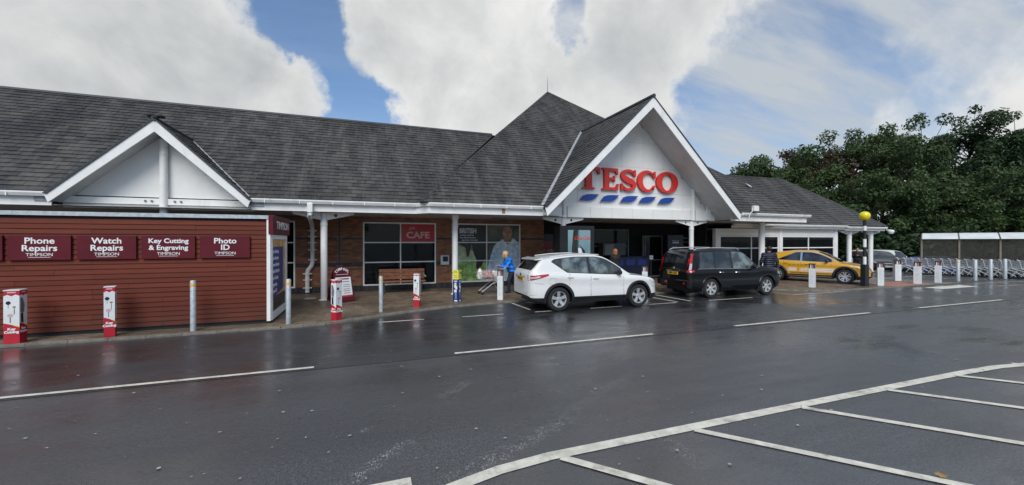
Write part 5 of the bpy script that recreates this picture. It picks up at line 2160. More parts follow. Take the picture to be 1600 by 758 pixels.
        # arch trims
        if sp.get('arch'):
            for w in wx:
                m = MB()
                n = 22
                wd = sp['arch']
                for k in range(n + 1):
                    a_ = math.pi * (-.06 + 1.12 * k / n)
                    for r_, of in ((RA - .004, .0), (RA - .004, .016), (RA + wd * .8, .016), (RA + wd, .002)):
                        xx, zz = w + r_ * math.cos(a_), max(bot0(w), zw + r_ * math.sin(a_))
                        m.v.append((xx, s * (ysurf(min(xf - .02, max(xr + .02, xx)), max(zz, bot0(xx) + .05)) + of), zz))
                for k in range(n):
                    for j in range(3):
                        q = (k * 4 + j, k * 4 + 1 + j, k * 4 + 5 + j, k * 4 + 4 + j)
                        m.f.append(q if s > 0 else q[::-1])
                m.build('arch_trim', M[sp.get('archmat', 'black_plastic')], root, smooth=True)
        # lamps wrapping the corners
        for (nm, x0, x1, z0, z1, zz0, zz1, mt) in sp['lamps']:
            side_patch(nm, x0, x1, lambda x: z0 + (zz0 - z0) * (x - x0) / (x1 - x0), lambda x: z1 + (zz1 - z1) * (x - x0) / (x1 - x0), mt, .006, s, root, 12, low=True)

    # front and rear screens, laid just proud of the roof skin
    def screen(nm, x0, x1, mt, inset=.10, parent=gh, off=.006):
        m = MB()
        n = 12
        for i in range(n + 1):
            x = x0 + (x1 - x0) * i / n
            dz = (roof(x + .01) - roof(x - .01)) / .02
            nn = Vector((-dz, 0, 1)).normalized() * off
            z = roof(x)
            e = min(rr_, (z - top(x)) * .4)
            ye = max(.2, yedge(x, z - e) - inset)
            cr = sp.get('rcrown', .045) * min(1, max(0, (z - top(x) + .01)) / .35)
            y2 = yedge(x, z - e) - e * 1.1
            for q in (-1, -.6, -.2, .2, .6, 1):
                yy = ye * q
                m.v.append((x + nn.x, yy, z + cr * (1 - (yy / max(y2, .1)) ** 2) + nn.z))
        for i in range(n):
            for j in range(5):
                m.f.append((i * 6 + j, (i + 1) * 6 + j, (i + 1) * 6 + j + 1, i * 6 + j + 1))
        return m.build(nm, M[mt], parent, smooth=True)
    screen('windscreen', sp['ws'][0], sp['ws'][1], 'car_glass')
    rs = screen('rear_window', sp['rs'][0], sp['rs'][1], 'car_glass', sp.get('rinset', .12))
    # wheels
    for w in wx:
        for s in (-1, 1):
            yo = ysurf(w, zw + .1) - .035
            yi = yo - .22
            prof = [(wr * .60, yi), (wr * .93, yi), (wr, yi + .03), (wr, yo - .03), (wr * .95, yo - .004), (wr * .80, yo + .004), (wr * .665, yo - .006), (wr * .655, yo - .03)]
            tm = MB().lathe([(r, s * h) for r, h in prof], 36, (w, 0, zw), 'Y')
            wo_ = tm.build('wheel', M['rubber'], root, smooth=True)
            rm = MB()
            rm.lathe([(wr * .655, s * (yo - .03)), (wr * .66, s * (yo - .004)), (wr * .62, s * (yo - .008)), (wr * .60, s * (yo - .05)), (wr * .60, s * (yo - .12))], 36, (w, 0, zw), 'Y')
            ns = sp.get('spokes', 5)
            for k in range(ns):
                a = 2 * math.pi * k / ns + .35
                for da, wd0, wd1 in sp.get('spoke_shape', [(0, .30, .17)]):
                    ca, sa = math.cos(a), math.sin(a)
                    c2, s2 = math.cos(a + da), math.sin(a + da)
                    r0, r1 = wr * .10, wr * .63
                    P = []
                    for (cc, ss, rr2, wdt, yy) in ((ca, sa, r0, wd0 * wr * .5, yo - .030), (c2, s2, r1, wd1 * wr * .5, yo - .006)):
                        P.append((w + cc * rr2 - ss * wdt, s * yy, zw + ss * rr2 + cc * wdt))
                        P.append((w + cc * rr2 + ss * wdt, s * yy, zw + ss * rr2 - cc * wdt))
                    P = [P[0], P[1], P[3], P[2]]
                    if s > 0: P = P[::-1]
                    rm.prism(P, (0, -s * .03, 0))
            rm.lathe([(.001, s * (yo - .012)), (wr * .15, s * (yo - .014)), (wr * .17, s * (yo - .04))], 18, (w, 0, zw), 'Y')
            rm.build('rim', M[sp.get('rim', 'wheel_silver')], wo_)
            MB().lathe([(.001, s * (yo - .11)), (wr * .6, s * (yo - .11))], 24, (w, 0, zw), 'Y').build('brake_disc', M['dark_frame'], wo_)
    # bonnet edge and bumper joints
    for s in (-1, 1):
        m = MB()
        m.tube([(x, s * (ysurf(x, top(x) - .005) * .985), top(x) + .004) for x in [sp['ws'][1] - .02 + (xf - .22 - sp['ws'][1]) * k / 8 for k in range(9)]], .005, 4)
        m.build('bonnet_line', M['seam'], bo)
        for xa_, xb_ in ((xr + .03, xr + .42), (xf - .36, xf - .04)):
            m = MB()
            m.tube([(x, s * (ysurf(x, bot0(x) + .62 * (top(x) - bot0(x))) + .0005), bot0(x) + .62 * (top(x) - bot0(x))) for x in [xa_ + (xb_ - xa_) * k / 6 for k in range(7)]], .0035, 4)
            m.build('bumper_line', M['seam'], bo)
    # number plates
    if sp.get('plate'):
        s_, z = sp['plate']
        px = xr - .012
        pl = MB().box(px - .004, px + .03, -.26, .26, z - .056, z + .056).build('number_plate', M['plate_yellow'], root)
        text(s_, .105, M['plate_black'], pl, (px - .006, 0, z), face='-X', bold=.003, sx=.86)
    return root, dict(ysurf=ysurf, top=top, roof=roof, yedge=yedge, hw=hw, bot=bot0, xr=xr, xf=xf, body=bo, cabin=gh, patch=side_patch)


# ---- white crossover
WH = dict(paint='car_white', wheels=(-1.32, 1.325), wr=.345, clad=.40, arch=.075, tumble=.34,
          kick=.62, kx=-1.05,
          top=[(-2.19, 1.0), (-2.16, 1.07), (-2.08, 1.115), (-1.75, 1.12), (-1.2, 1.09), (-.5, 1.05), (.4, 1.0), (.95, .985), (1.5, .935), (1.85, .86), (2.05, .77), (2.14, .68), (2.19, .56)],
          hw=[(-2.19, .62), (-2.15, .74), (-2.05, .82), (-1.8, .875), (-1.3, .90), (0, .90), (1.3, .895), (1.7, .85), (1.95, .76), (2.1, .63), (2.19, .45)],
          bot=[(-2.19, .44), (-2.05, .34), (-1.8, .27), (-1.0, .245), (1.0, .235), (1.8, .23), (2.05, .25), (2.19, .34)],
          roof=[(-2.14, 1.11), (-2.0, 1.24), (-1.84, 1.40), (-1.76, 1.455), (-1.6, 1.495), (-1.2, 1.55), (-.6, 1.59), (-.1, 1.585), (.18, 1.54), (.53, 1.37), (.88, 1.13), (1.07, 1.0)],
          glass=[(-1.47, -1.2, 'car_glass'), (-1.19, -.36, 'car_glass_light'), (-.28, .71, 'car_glass_light')], seams=(-1.0, -.32, .78), handles=(-.98, -.16), mirror=.59,
          ws=(.22, 1.01), rs=(-2.08, -1.84), rinset=.13, hmat='car_white', plate=('WF18 UAZ', .90),
          lamps=[('tail_lamp', -2.188, -1.64, .875, 1.03, 1.03, 1.075, 'lamp_red'), ('tail_lamp_lens', -2.15, -1.90, .93, .985, .975, 1.02, 'lamp_clear'), ('headlamp', 1.72, 2.10, .80, .85, .66, .72, 'lamp_clear'), ('rear_reflector', -2.17, -1.98, .47, .47, .505, .50, 'lamp_red')],
          spokes=5, spoke_shape=[(0, .22, .28)])
wc_, F = make_car('white_crossover', WH, 'white crossover car parked in the bay, its rear to the left')
wc_.location = (6.55, 11.02, 0)
wc_.rotation_euler = (0, 0, R(-2.5))
# tailgate spoiler, badge, sills, fuel flap
m = MB()
sec = [(-1.74, 1.50), (-1.97, 1.455), (-1.965, 1.435), (-1.74, 1.445)]
for s in (-.62, .62):
    m.v += [(x, s * (1 if x > -1.9 else .93), z) for x, z in sec]
m.f = [(0, 1, 5, 4), (1, 2, 6, 5), (2, 3, 7, 6), (3, 0, 4, 7), (3, 2, 1, 0), (4, 5, 6, 7)]
m.xform(Matrix.Translation((0, 0, .02))).build('spoiler', M['car_white'], wc_)
MB().lathe([(.001, -.008), (.045, -.006), (.05, 0)], 16, (-2.195, 0, 1.02), 'X').build('badge', M['dark_frame'], wc_)
MB().box(-2.21, -2.18, -.40, .40, .968, .985).build('tailgate_trim', M['chrome'], wc_)
MB().tube([(-2.07, .25, 1.185), (-2.04, -.12, 1.22)], .012, 5).build('rear_wiper', M['black_plastic'], wc_)
for s in (-1, 1):
    F['patch']('door_trim', -.92, .92, lambda x: .36, lambda x: .41, 'black_plastic', .012, s, wc_, 10, low=True)
    x0 = -1.52
    m = MB()
    cpts = [(x0 + .10 * (abs(math.cos(t)) ** .5) * (1 if math.cos(t) > 0 else -1), .86 + .085 * (abs(math.sin(t)) ** .5) * (1 if math.sin(t) > 0 else -1)) for t in [2 * math.pi * k / 24 for k in range(25)]]
    m.tube([(x, s * (F['ysurf'](x, z) + .0005), z) for x, z in cpts], .0028, 4, cap=False)
    m.build('fuel_flap_line', M['seam'], F['body'])
    MB().tube([(x, s * (F['yedge'](x, F['roof'](x) - .05) - .06), F['roof'](x) + .035) for x in (-1.5, -1.0, -.4, .1)], .012, 5).build('roof_rail', M['car_white'], wc_)

# ---- black off-roader
BK = dict(paint='car_black', wheels=(-1.30, 1.325), wr=.345, clad=.42, arch=.06, tumble=.13, cladmat='car_black', archmat='car_black',
          top=[(-2.24, .90), (-2.2, .98), (-2.1, 1.01), (-1.5, 1.02), (0, 1.0), (.8, 1.0), (1.0, 1.04), (1.5, 1.03), (1.85, 1.0), (2.05, .94), (2.17, .82), (2.24, .62)],
          hw=[(-2.24, .70), (-2.2, .78), (-2.1, .83), (-1.8, .87), (-1.3, .885), (0, .885), (1.3, .885), (1.75, .86), (2.0, .80), (2.15, .70), (2.24, .52)],
          bot=[(-2.24, .40), (-2.1, .33), (-1.8, .29), (-1.0, .27), (1.0, .27), (1.8, .28), (2.05, .32), (2.24, .4)],
          roof=[(-2.2, .99), (-2.14, 1.26), (-2.07, 1.51), (-2.0, 1.62), (-1.85, 1.655), (-1.5, 1.675), (-.7, 1.69), (.0, 1.68), (.26, 1.63), (.46, 1.49), (.74, 1.25), (.98, 1.04)],
          glass=[(-1.78, -1.12, 'car_glass'), (-1.08, -.36, 'car_glass'), (-.28, .70, 'car_glass_light')], qslope=6, seams=(-.92, -.32, .78), handles=(-.88, -.15), mirror=.56, hmat='chrome',
          ws=(.22, .93), rs=(-2.155, -2.0), rinset=.16, plate=('KM05 OUZ', .86),
          lamps=[('tail_lamp', -2.235, -2.03, .90, .985, .94, 1.0, 'lamp_red'), ('headlamp', 1.86, 2.2, .82, .90, .70, .76, 'lamp_clear'), ('rear_reflector', -2.23, -2.12, .54, .54, .61, .60, 'lamp_red')],
          spokes=6, spoke_shape=[(0, .20, .18)])
bk_, F = make_car('black_offroader', BK, 'black off-roader parked in the bay with silver wheels and roof rails')
bk_.location = (12.76, 11.58, 0)
bk_.rotation_euler = (0, 0, R(-1.5))
for s in (-1, 1):
    # tall lamps up the rear pillars
    m = MB()
    zs = [.98 + .58 * k / 8 for k in range(9)]
    inv = lambda z: next((x for x in [-2.19 + .005 * i for i in range(80)] if F['roof'](x) >= z + .03), -1.9)
    for z in zs:
        xb = inv(z)
        wdt = .09
        m.v += [(xb - .012, s * (F['yedge'](xb, z) - .075), z), (xb - .004, s * (F['yedge'](xb, z) + .006), z), (xb + wdt, s * (F['yedge'](xb + wdt, z) + .008), z)]
    m.f = []
    for k in range(8):
        for j in range(2):
            q = (3 * k + j, 3 * k + 3 + j, 3 * k + 4 + j, 3 * k + 1 + j)
            m.f.append(q if s > 0 else q[::-1])
    m.build('pillar_lamp', M['lamp_red'], bk_, smooth=True)
    m = MB()
    for z in (.99, 1.10, 1.22):
        xb = inv(z)
        m.v += [(xb + .0, s * (F['yedge'](xb, z) + .0125), z), (xb + .082, s * (F['yedge'](xb + .082, z) + .0125), z)]
    m.f = [(0, 1, 3, 2), (2, 3, 5, 4)] if s < 0 else [(2, 3, 1, 0), (4, 5, 3, 2)]
    m.build('reversing_lamp', M['lamp_clear'], bk_)
    # roof rails, mud flaps, side strip, chrome window line
    rail = [(x, s * (F['yedge'](x, F['roof'](x) - .05) - .07), F['roof'](x) + .075) for x in (-1.75, -1.2, -.6, .05)]
    rail = [(rail[0][0] - .12, rail[0][1], rail[0][2] - .06)] + rail + [(rail[-1][0] + .14, rail[-1][1], rail[-1][2] - .08)]
    MB().tube(rail, .016, 6).build('roof_rail', M['galv'], bk_)
    MB().box(-1.72, -1.70, min(s * .66, s * .87), max(s * .66, s * .87), .17, .45).build('mud_flap', M['dark_frame'], bk_)
    MB().box(.88, .90, min(s * .70, s * .87), max(s * .70, s * .87), .17, .42).build('mud_flap', M['dark_frame'], bk_)
    F['patch']('door_trim', -.86, .90, lambda x: .60, lambda x: .64, 'black_plastic', .012, s, bk_, 10, low=True)
    m = MB().tube([(x, s * (F['yedge'](x, F['top'](x) + .012) + .008), F['top'](x) + .012) for x in [-1.85 + .25 * k for k in range(12)]], .007, 4)
    m.build('chrome_strip', M['galv'], bk_)
MB().cbox(-1.9, -1.72, -.5, .5, 1.60, 1.70, .02).build('rear_spoiler', M['car_black'], bk_)
MB().box(-2.262, -2.235, -.33, .33, .93, .965).build('tailgate_trim', M['chrome'], bk_)
MB().lathe([(.001, -.008), (.045, -.006), (.05, 0)], 16, (-2.215, 0, 1.03), 'X').build('badge', M['chrome'], bk_)
MB().cbox(-2.30, -2.18, -.80, .80, .40, .64, .03).build('rear_bumper', M['car_black'], bk_)
for y, w, mt in ((.30, .14, 'lamp_red'), (-.62, .10, 'lamp_red')):
    MB().box(-2.306, -2.30, y - w / 2, y + w / 2, .50, .55).build('fog_lamp', M[mt], bk_)

# ---- yellow sporty crossover
YL = dict(paint='car_yellow', wheels=(-1.32, 1.33), wr=.335, clad=.37, arch=.085, tumble=.36,
          top=[(-2.19, .88), (-2.14, .96), (-2.0, 1.02), (-1.5, 1.03), (-.5, .99), (.5, .955), (1.0, .95), (1.5, .90), (1.85, .82), (2.05, .73), (2.14, .64), (2.19, .53)],
          hw=[(-2.19, .62), (-2.12, .76), (-2.0, .83), (-1.7, .88), (-1.2, .905), (0, .905), (1.3, .90), (1.7, .86), (1.95, .77), (2.1, .64), (2.19, .46)],
          bot=[(-2.19, .42), (-2.0, .3), (-1.0, .215), (1.0, .205), (1.8, .21), (2.05, .23), (2.19, .30)],
          roof=[(-2.05, 1.02), (-1.8, 1.18), (-1.45, 1.345), (-1.0, 1.44), (-.5, 1.485), (0, 1.485), (.3, 1.43), (.65, 1.28), (1.0, 1.07), (1.2, .95)],
          glass=[(-1.30, -.36, 'car_glass'), (-.28, .85, 'car_glass')], qslope=.55, surround='chrome', seams=(-1.02, -.32, .84), handles=(-.92, -.08), mirror=.66,
          ws=(.34, 1.14), rs=(-2.0, -1.4), rinset=.14, plate=None,
          lamps=[('tail_lamp', -2.16, -1.8, .80, .90, .86, .92, 'lamp_red'), ('headlamp', 1.62, 2.08, .79, .83, .63, .69, 'lamp_clear')],
          spokes=5, spoke_shape=[(-.26, .16, .14), (.26, .16, .14)])
yl_, F = make_car('yellow_crossover', YL, 'mustard yellow crossover displayed on the paving with pale price stickers')
yl_.location = (20.77, 13.43, PZ)
yl_.rotation_euler = (0, 0, R(-66))
for s in (-1, 1):
    F['patch']('sill_trim', -.90, .90, lambda x: .27, lambda x: .31, 'chrome', .014, s, yl_, 10, low=True)
for x0, x1, z0, z1, s_ in ((-.86, -.46, .50, .70, ''), (-.38, .02, .48, .69, '2.9%'), (.12, 1.0 - .02, .48, .72, '')):
    st_ = F['patch']('price_sticker', x0, x1, lambda x: z0, lambda x: z1, 'sticker' if 'sticker' in M else 'pink_print', .010, -1, yl_, 8, low=True)
    if s_:
        text(s_, .13, M['white_print'], st_, ((x0 + x1) / 2, -(F['ysurf']((x0 + x1) / 2, .58) + .016), .60), bold=.004)
    else:
        for zz in (.63, .56):
            MB().box(x0 + .06, x1 - .06, -(F['ysurf']((x0 + x1) / 2, .58) + .018), -(F['ysurf']((x0 + x1) / 2, .58) + .014), zz - .015, zz + .02).build('print_line', M['white_print'], st_)
MB().box(-.72, .82, -(F['ysurf'](0, .42) + .012), -(F['ysurf'](0, .42) + .008), .425, .445).build('print_line', M['dark_frame'], yl_)
for k in range(5):
    MB().box(-.80 + k * .17, -.74 + k * .17, -(F['ysurf'](0, .8) + .008), -(F['ysurf'](0, .8) + .004), .80, .82).build('print_line', M['dark_frame'], yl_)
MB().box(2.14, 2.20, -.42, .42, .36, .52).build('front_grille', M['black_plastic'], yl_)

# ---- cars farther off
DK = dict(WH)
DK.update(paint='car_dark', clad=0, arch=0, cladmat='car_dark', plate=None, rim='dark_frame', glass=[(-1.5, -.36, 'car_glass'), (-.28, .82, 'car_glass')],
          roof=[(-2.13, 1.0), (-2.0, 1.1), (-1.8, 1.25), (-1.5, 1.36), (-1.0, 1.43), (-.5, 1.45), (0, 1.44), (.3, 1.40), (.65, 1.25), (1.0, 1.05), (1.18, .95)],
          top=[(-2.19, .86), (-2.1, .97), (-1.75, 1.0), (-.5, .97), (.4, .95), (.95, .93), (1.5, .88), (1.85, .80), (2.05, .71), (2.14, .62), (2.19, .5)])
dk_, F = make_car('dark_hatchback', DK, 'dark blue hatchback parked beyond the shop, facing the crossing', 'car')
dx_, dy_ = 34.9, 18.1
dk_.location = (dx_, dy_, gz(dx_, dy_))
dk_.rotation_euler = (0, 0, R(-135))
pl = MB().box(2.19, 2.205, -.26, .26, .42, .53).build('number_plate', M['white_sleeve'], dk_)
MB().box(2.15, 2.188, -.5, .5, .54, .64).build('front_grille', M['black_plastic'], dk_)
VN = dict(WH)
VN.update(paint='van_white', clad=.4, arch=0, plate=None, tumble=.10, rcrown=.06, rim='dark_frame',
          top=[(-2.6, .95), (-2.57, 1.05), (-2.4, 1.12), (0, 1.12), (1.0, 1.10), (1.6, 1.05), (2.1, .95), (2.35, .8), (2.42, .6)],
          hw=[(-2.6, .86), (-2.5, .92), (-2.2, .95), (0, .96), (1.4, .95), (2.0, .88), (2.3, .72), (2.42, .5)],
          bot=[(-2.6, .4), (-2.3, .3), (2.0, .28), (2.42, .38)], wheels=(-1.55, 1.5),
          roof=[(-2.585, 1.1), (-2.56, 1.5), (-2.5, 1.88), (-2.38, 1.97), (-1, 2.02), (.2, 2.0), (.75, 1.93), (1.1, 1.68), (1.5, 1.32), (1.75, 1.06)],
          glass=[(.25, 1.2, 'car_glass')], qslope=9, seams=(-.2, .95), handles=(.3,), mirror=1.05, ws=(.95, 1.66), rs=(-2.57, -2.5),
          lamps=[('headlamp', 1.95, 2.32, .82, .92, .66, .74, 'lamp_clear')])
vn_, F = make_car('white_van', VN, 'white van parked far back behind the porch columns', 'van')
vx, vy = 43.3, 22.0
vn_.location = (vx, vy, gz(vx, vy))
vn_.rotation_euler = (0, 0, R(-18))
SV = dict(DK)
SV.update(paint='car_white')
sv_, F = make_car('silver_hatchback', SV, 'pale hatchback seen through the left end of the trolley shelter', 'car')
vx, vy = 46.5, 20.0
sv_.location = (vx, vy, gz(vx, vy))
sv_.rotation_euler = (0, 0, R(-20))
BL = dict(DK)
BL.update(paint='car_bluey')
paint('car_bluey', (.01, .03, .14))
b2, F = make_car('blue_hatchback', BL, 'blue hatchback behind the trolleys at the left end of the shelter', 'car')
vx, vy = 40.5, 17.2
b2.location = (vx, vy, gz(vx, vy))
b2.rotation_euler = (0, 0, R(-20))
# red coin ride / parasol base seen past the porch
rc = empty('red_ride', (30.2, 19.2, gz(30.2, 19.2)), 'red kiddie ride under the porch beyond the yellow car', 'ride')
rx_, ry_, rz_ = 30.2, 19.2, gz(30.2, 19.2)
MB().cbox(rx_ - .5, rx_ + .5, ry_ - .35, ry_ + .35, rz_, rz_ + .35, .03).build('plinth', M['dark_frame'], rc)
m = MB().prism([(rx_ - .75, ry_ - .3, rz_ + .35), (rx_ + .75, ry_ - .3, rz_ + .35), (rx_ + .75, ry_ - .3, rz_ + .75), (rx_ + .3, ry_ - .3, rz_ + .85), (rx_ + .1, ry_ - .3, rz_ + 1.2), (rx_ - .5, ry_ - .3, rz_ + 1.2), (rx_ - .75, ry_ - .3, rz_ + .8)], (0, .6, 0))
m.build('ride_body', M['car_red'], rc)
MB().lathe([(.001, -.03), (.14, -.03), (.14, .03), (.001, .03)], 14, (rx_ - .3, ry_ - .33, rz_ + .72), 'Y').build('ride_emblem', M['hair_blond'], rc)
# ================================================================ PEOPLE (implicit surfaces, meshed as one skin)
def round_cone(P, a, b, ra, rb):
    a, b = np.array(a), np.array(b)
    ab = b - a
    t = np.clip(((P - a) @ ab) / max(1e-9, ab @ ab), 0, 1)
    d = np.linalg.norm(P - a - t[..., None] * ab, axis=-1)
    return d - (ra + (rb - ra) * t)


def surface(name, prims, k=.03, h=.014, mt=None, parent=None, squash=None, cut=None):
    """smooth union of tapered limbs -> one continuous mesh (surface nets)"""
    pts = np.array([p for q in prims for p in (q[0], q[1])], float)
    rm = max(max(q[2], q[3]) for q in prims) + .05
    lo, hi = pts.min(0) - rm, pts.max(0) + rm
    n = np.ceil((hi - lo) / h).astype(int) + 1
    ax = [lo[i] + np.arange(n[i]) * h for i in range(3)]
    G = np.stack(np.meshgrid(*ax, indexing='ij'), -1)
    D = None
    for q in prims:
        d = round_cone(G, *q[:4])
        if D is None:
            D = d
        else:
            kk = q[4] if len(q) > 4 else k
            m_ = np.clip(.5 + .5 * (D - d) / kk, 0, 1)
            D = D * (1 - m_) + d * m_ - kk * m_ * (1 - m_)
    if cut is not None:
        D = np.maximum(D, cut(G))
    ins = D < 0
    c = np.zeros(tuple(n - 1), int)
    for dx in (0, 1):
        for dy in (0, 1):
            for dz in (0, 1):
                c += ins[dx:n[0] - 1 + dx, dy:n[1] - 1 + dy, dz:n[2] - 1 + dz]
    act = (c > 0) & (c < 8)
    idx = -np.ones(tuple(n - 1), int)
    ii = np.argwhere(act)
    idx[act] = np.arange(len(ii))
    acc = np.zeros((len(ii), 3))
    cnt = np.zeros(len(ii))
    for a in range(3):
        o1, o2 = [(1, 2), (0, 2), (0, 1)][a]
        for u in (0, 1):
            for v in (0, 1):
                p0 = ii.copy()
                p0[:, o1] += u
                p0[:, o2] += v
                p1 = p0.copy()
                p1[:, a] += 1
                d0, d1 = D[tuple(p0.T)], D[tuple(p1.T)]
                x = (d0 < 0) != (d1 < 0)
                t = np.where(x, d0 / np.where(x, d0 - d1, 1), 0)
                q = p0.astype(float)
                q[:, a] += t
                acc[x] += q[x]
                cnt[x] += 1
    V = lo + (acc / cnt[:, None]) * h
    F_ = []
    for a in range(3):
        b, c_ = [(1, 2), (2, 0), (0, 1)][a]
        s0 = [slice(1, n[i] - 1) for i in range(3)]
        s0[a] = slice(0, n[a] - 1)
        s1 = list(s0)
        s1[a] = slice(1, n[a])
        A, Bq = ins[tuple(s0)], ins[tuple(s1)]
        e = np.argwhere(A != Bq)
        off = np.array([1, 1, 1])
        off[a] = 0
        e = e + off
        fl = ins[tuple(e.T)]
        eb = np.zeros(3, int); eb[b] = 1
        ec = np.zeros(3, int); ec[c_] = 1
        q = np.stack([idx[tuple((e - eb - ec).T)], idx[tuple((e - ec).T)], idx[tuple(e.T)], idx[tuple((e - eb).T)]], 1)
        q[~fl] = q[~fl][:, ::-1]
        F_.append(q)
    F_ = np.concatenate(F_)
    me = bpy.data.meshes.new(name)
    me.from_pydata(V.tolist(), [], F_.tolist())
    me.update()
    me.polygons.foreach_set('use_smooth', [True] * len(me.polygons))
    return link_mesh(name, me, mt, parent)


def lerp3(a, b, t):
    return tuple(a[i] + (b[i] - a[i]) * t for i in range(3))


def hand(wrist, toward, side, curl):
    """palm, four unequal bent fingers and a thumb; returns limbs"""
    w, f = Vector(wrist), Vector(toward).normalized()
    sd = Vector(side).normalized()
    nn = f.cross(sd).normalized()
    P = []
    pe = w + f * .085
    for k in (-1, 0, 1):
        P.append((tuple(w + sd * k * .016), tuple(pe + sd * k * .026), .016, .014, .012))
    for k, L in enumerate((.062, .074, .070, .055)):
        b = pe + sd * (-.033 + k * .022)
        m1 = b + (f * math.cos(curl) + nn * math.sin(curl)) * L * .5
        m2 = m1 + (f * math.cos(curl * 2.2) + nn * math.sin(curl * 2.2)) * L * .5
        P.append((tuple(b), tuple(m1), .0095, .009, .006))
        P.append((tuple(m1), tuple(m2), .009, .008, .006))
    b = w + f * .03 - sd * .03
    m1 = b + (f * .6 - sd * .8).normalized() * .035
    m2 = m1 + (f * .9 - sd * .1 + nn * .4).normalized() * .03
    P += [(tuple(b), tuple(m1), .012, .011, .008), (tuple(m1), tuple(m2), .011, .009, .006)]
    return P


def person(label, J, cols, hair='short', h=.014, face=0.0):
    """J: dict of joints (local metres, person faces +x)"""
    o = empty('person', (0, 0, 0), label, 'person')
    hd = Vector(J['head'])
    nk = J['neck']
    fdir = Vector((math.cos(face), math.sin(face), -.12)).normalized()
    sd = Vector((-math.sin(face), math.cos(face), 0))
    up = Vector((0, 0, 1))
    body = []
    # skull, jaw, nose, ears
    body += [(tuple(hd + up * .035 - fdir * .015), tuple(hd + up * .02 + fdir * .02), .088, .082), (tuple(hd - up * .03 + fdir * .025), tuple(hd - up * .075 + fdir * .045), .066, .045),
             (tuple(hd + fdir * .092 + up * .012), tuple(hd + fdir * .112 - up * .018), .011, .016, .012)]
    for s in (-1, 1):
        body.append((tuple(hd + sd * s * .082 + up * .02), tuple(hd + sd * s * .084 - up * .02), .018, .014, .01))
    body.append((tuple(hd - up * .05), nk, .055, .06))
    body.append((nk, J['chest'], .07, .13))
    for s in 'LR':
        body += [(J['chest'], J['sh' + s], .12, .062), (J['sh' + s], J['el' + s], .056, .042), (J['el' + s], J['wr' + s], .042, .028)]
        body += hand(J['wr' + s], Vector(J['wr' + s]) - Vector(J['el' + s]) if 'hd' + s not in J else J['hd' + s], J.get('sd' + s, (0, 1 if s == 'L' else -1, 0)), J.get('curl', .6))
    body += [(J['chest'], J['hip'], .13, .125)]
    for s in 'LR':
        body += [(J['hip'], J['th' + s], .12, .09), (J['th' + s], J['kn' + s], .085, .055), (J['kn' + s], J['an' + s], .055, .038), (J['an' + s], J['to' + s], .036, .030)]
    surface('body', body, .03, h, M[cols['skin']], o)
    # jacket
    jk = []
    ch, hp = J['chest'], J['hip']
    w = J.get('build', 1.0)
    for s in (-1, 1):
        a = (ch[0], ch[1] + s * .055, ch[2])
        b = (hp[0], hp[1] + s * .055, hp[2] - .02)
        jk.append((a, b, .135 * w, .140 * w, .05))
    jk.append((nk, ch, .075, .15 * w))
    for s in 'LR':
        jk += [(ch, J['sh' + s], .14 * w, .082 * w, .05), (J['sh' + s], J['el' + s], .076 * w, .062), (J['el' + s], lerp3(J['el' + s], J['wr' + s], .96), .062, .047)]
    if J.get('hood'):
        jk.append((tuple(Vector(nk) - fdir * .09 + sd * .06), tuple(Vector(nk) - fdir * .09 - sd * .06), .06, .06, .03))
    jo = surface('jacket', jk, .04, h, M[cols['jacket']], o, cut=lambda G: np.maximum(hp[2] - J.get('hem', .12) - G[..., 2], -10))
    # trousers and shoes
    tr_ = [((hp[0], hp[1] - .05, hp[2]), (hp[0], hp[1] + .05, hp[2]), .135, .135)]
    for s in 'LR':
        tr_ += [(J['th' + s], J['kn' + s], .102, .074), (J['kn' + s], lerp3(J['kn' + s], J['an' + s], .97), .072, .062)]
    surface('trousers', tr_, .04, h, M[cols['legs']], o)
    sh_ = []
    for s in 'LR':
        sh_ += [(J['an' + s], J['to' + s], .055, .046)]
    surface('shoes', sh_, .02, h, M[cols['shoes']], o)
    # hair
    hr = [(tuple(hd + up * .05 - fdir * .03), tuple(hd + up * .035 - fdir * .035), .098, .094), (tuple(hd + up * .085 + fdir * .03), tuple(hd + up * .06 - fdir * .05), .062, .075)]
    if hair == 'bob':
        hr += [(tuple(hd - fdir * .045 + up * .02), tuple(hd - fdir * .06 - up * .09), .092, .07)]
        for s in (-1, 1):
            hr.append((tuple(hd + sd * s * .07 - fdir * .02 + up * .02), tuple(hd + sd * s * .078 - fdir * .02 - up * .08), .045, .032))
    ff = np.array(fdir)
    hh = np.array(hd)
    surface('hair', hr, .03, .011, M[cols['hair']], o, cut=lambda G: np.minimum((G - hh) @ ff - .035, np.maximum((G - hh) @ ff - .10, hh[2] + .055 - G[..., 2])))
    # eyes and mouth
    for s in (-1, 1):
        e = hd + fdir * .083 + sd * s * .032 + up * .018
        MB().lathe([(.001, -.009), (.008, -.005), (.010, 0), (.008, .005), (.001, .009)], 8, tuple(e)).build('eye', M['hair_dark'], o)
    mo = hd + fdir * .083 - up * .062
    MB().tube([tuple(mo - sd * .022 - fdir * .01), tuple(mo), tuple(mo + sd * .022 - fdir * .01)], .006, 5).build('mouth', M['skin_dark'], o)
    return o


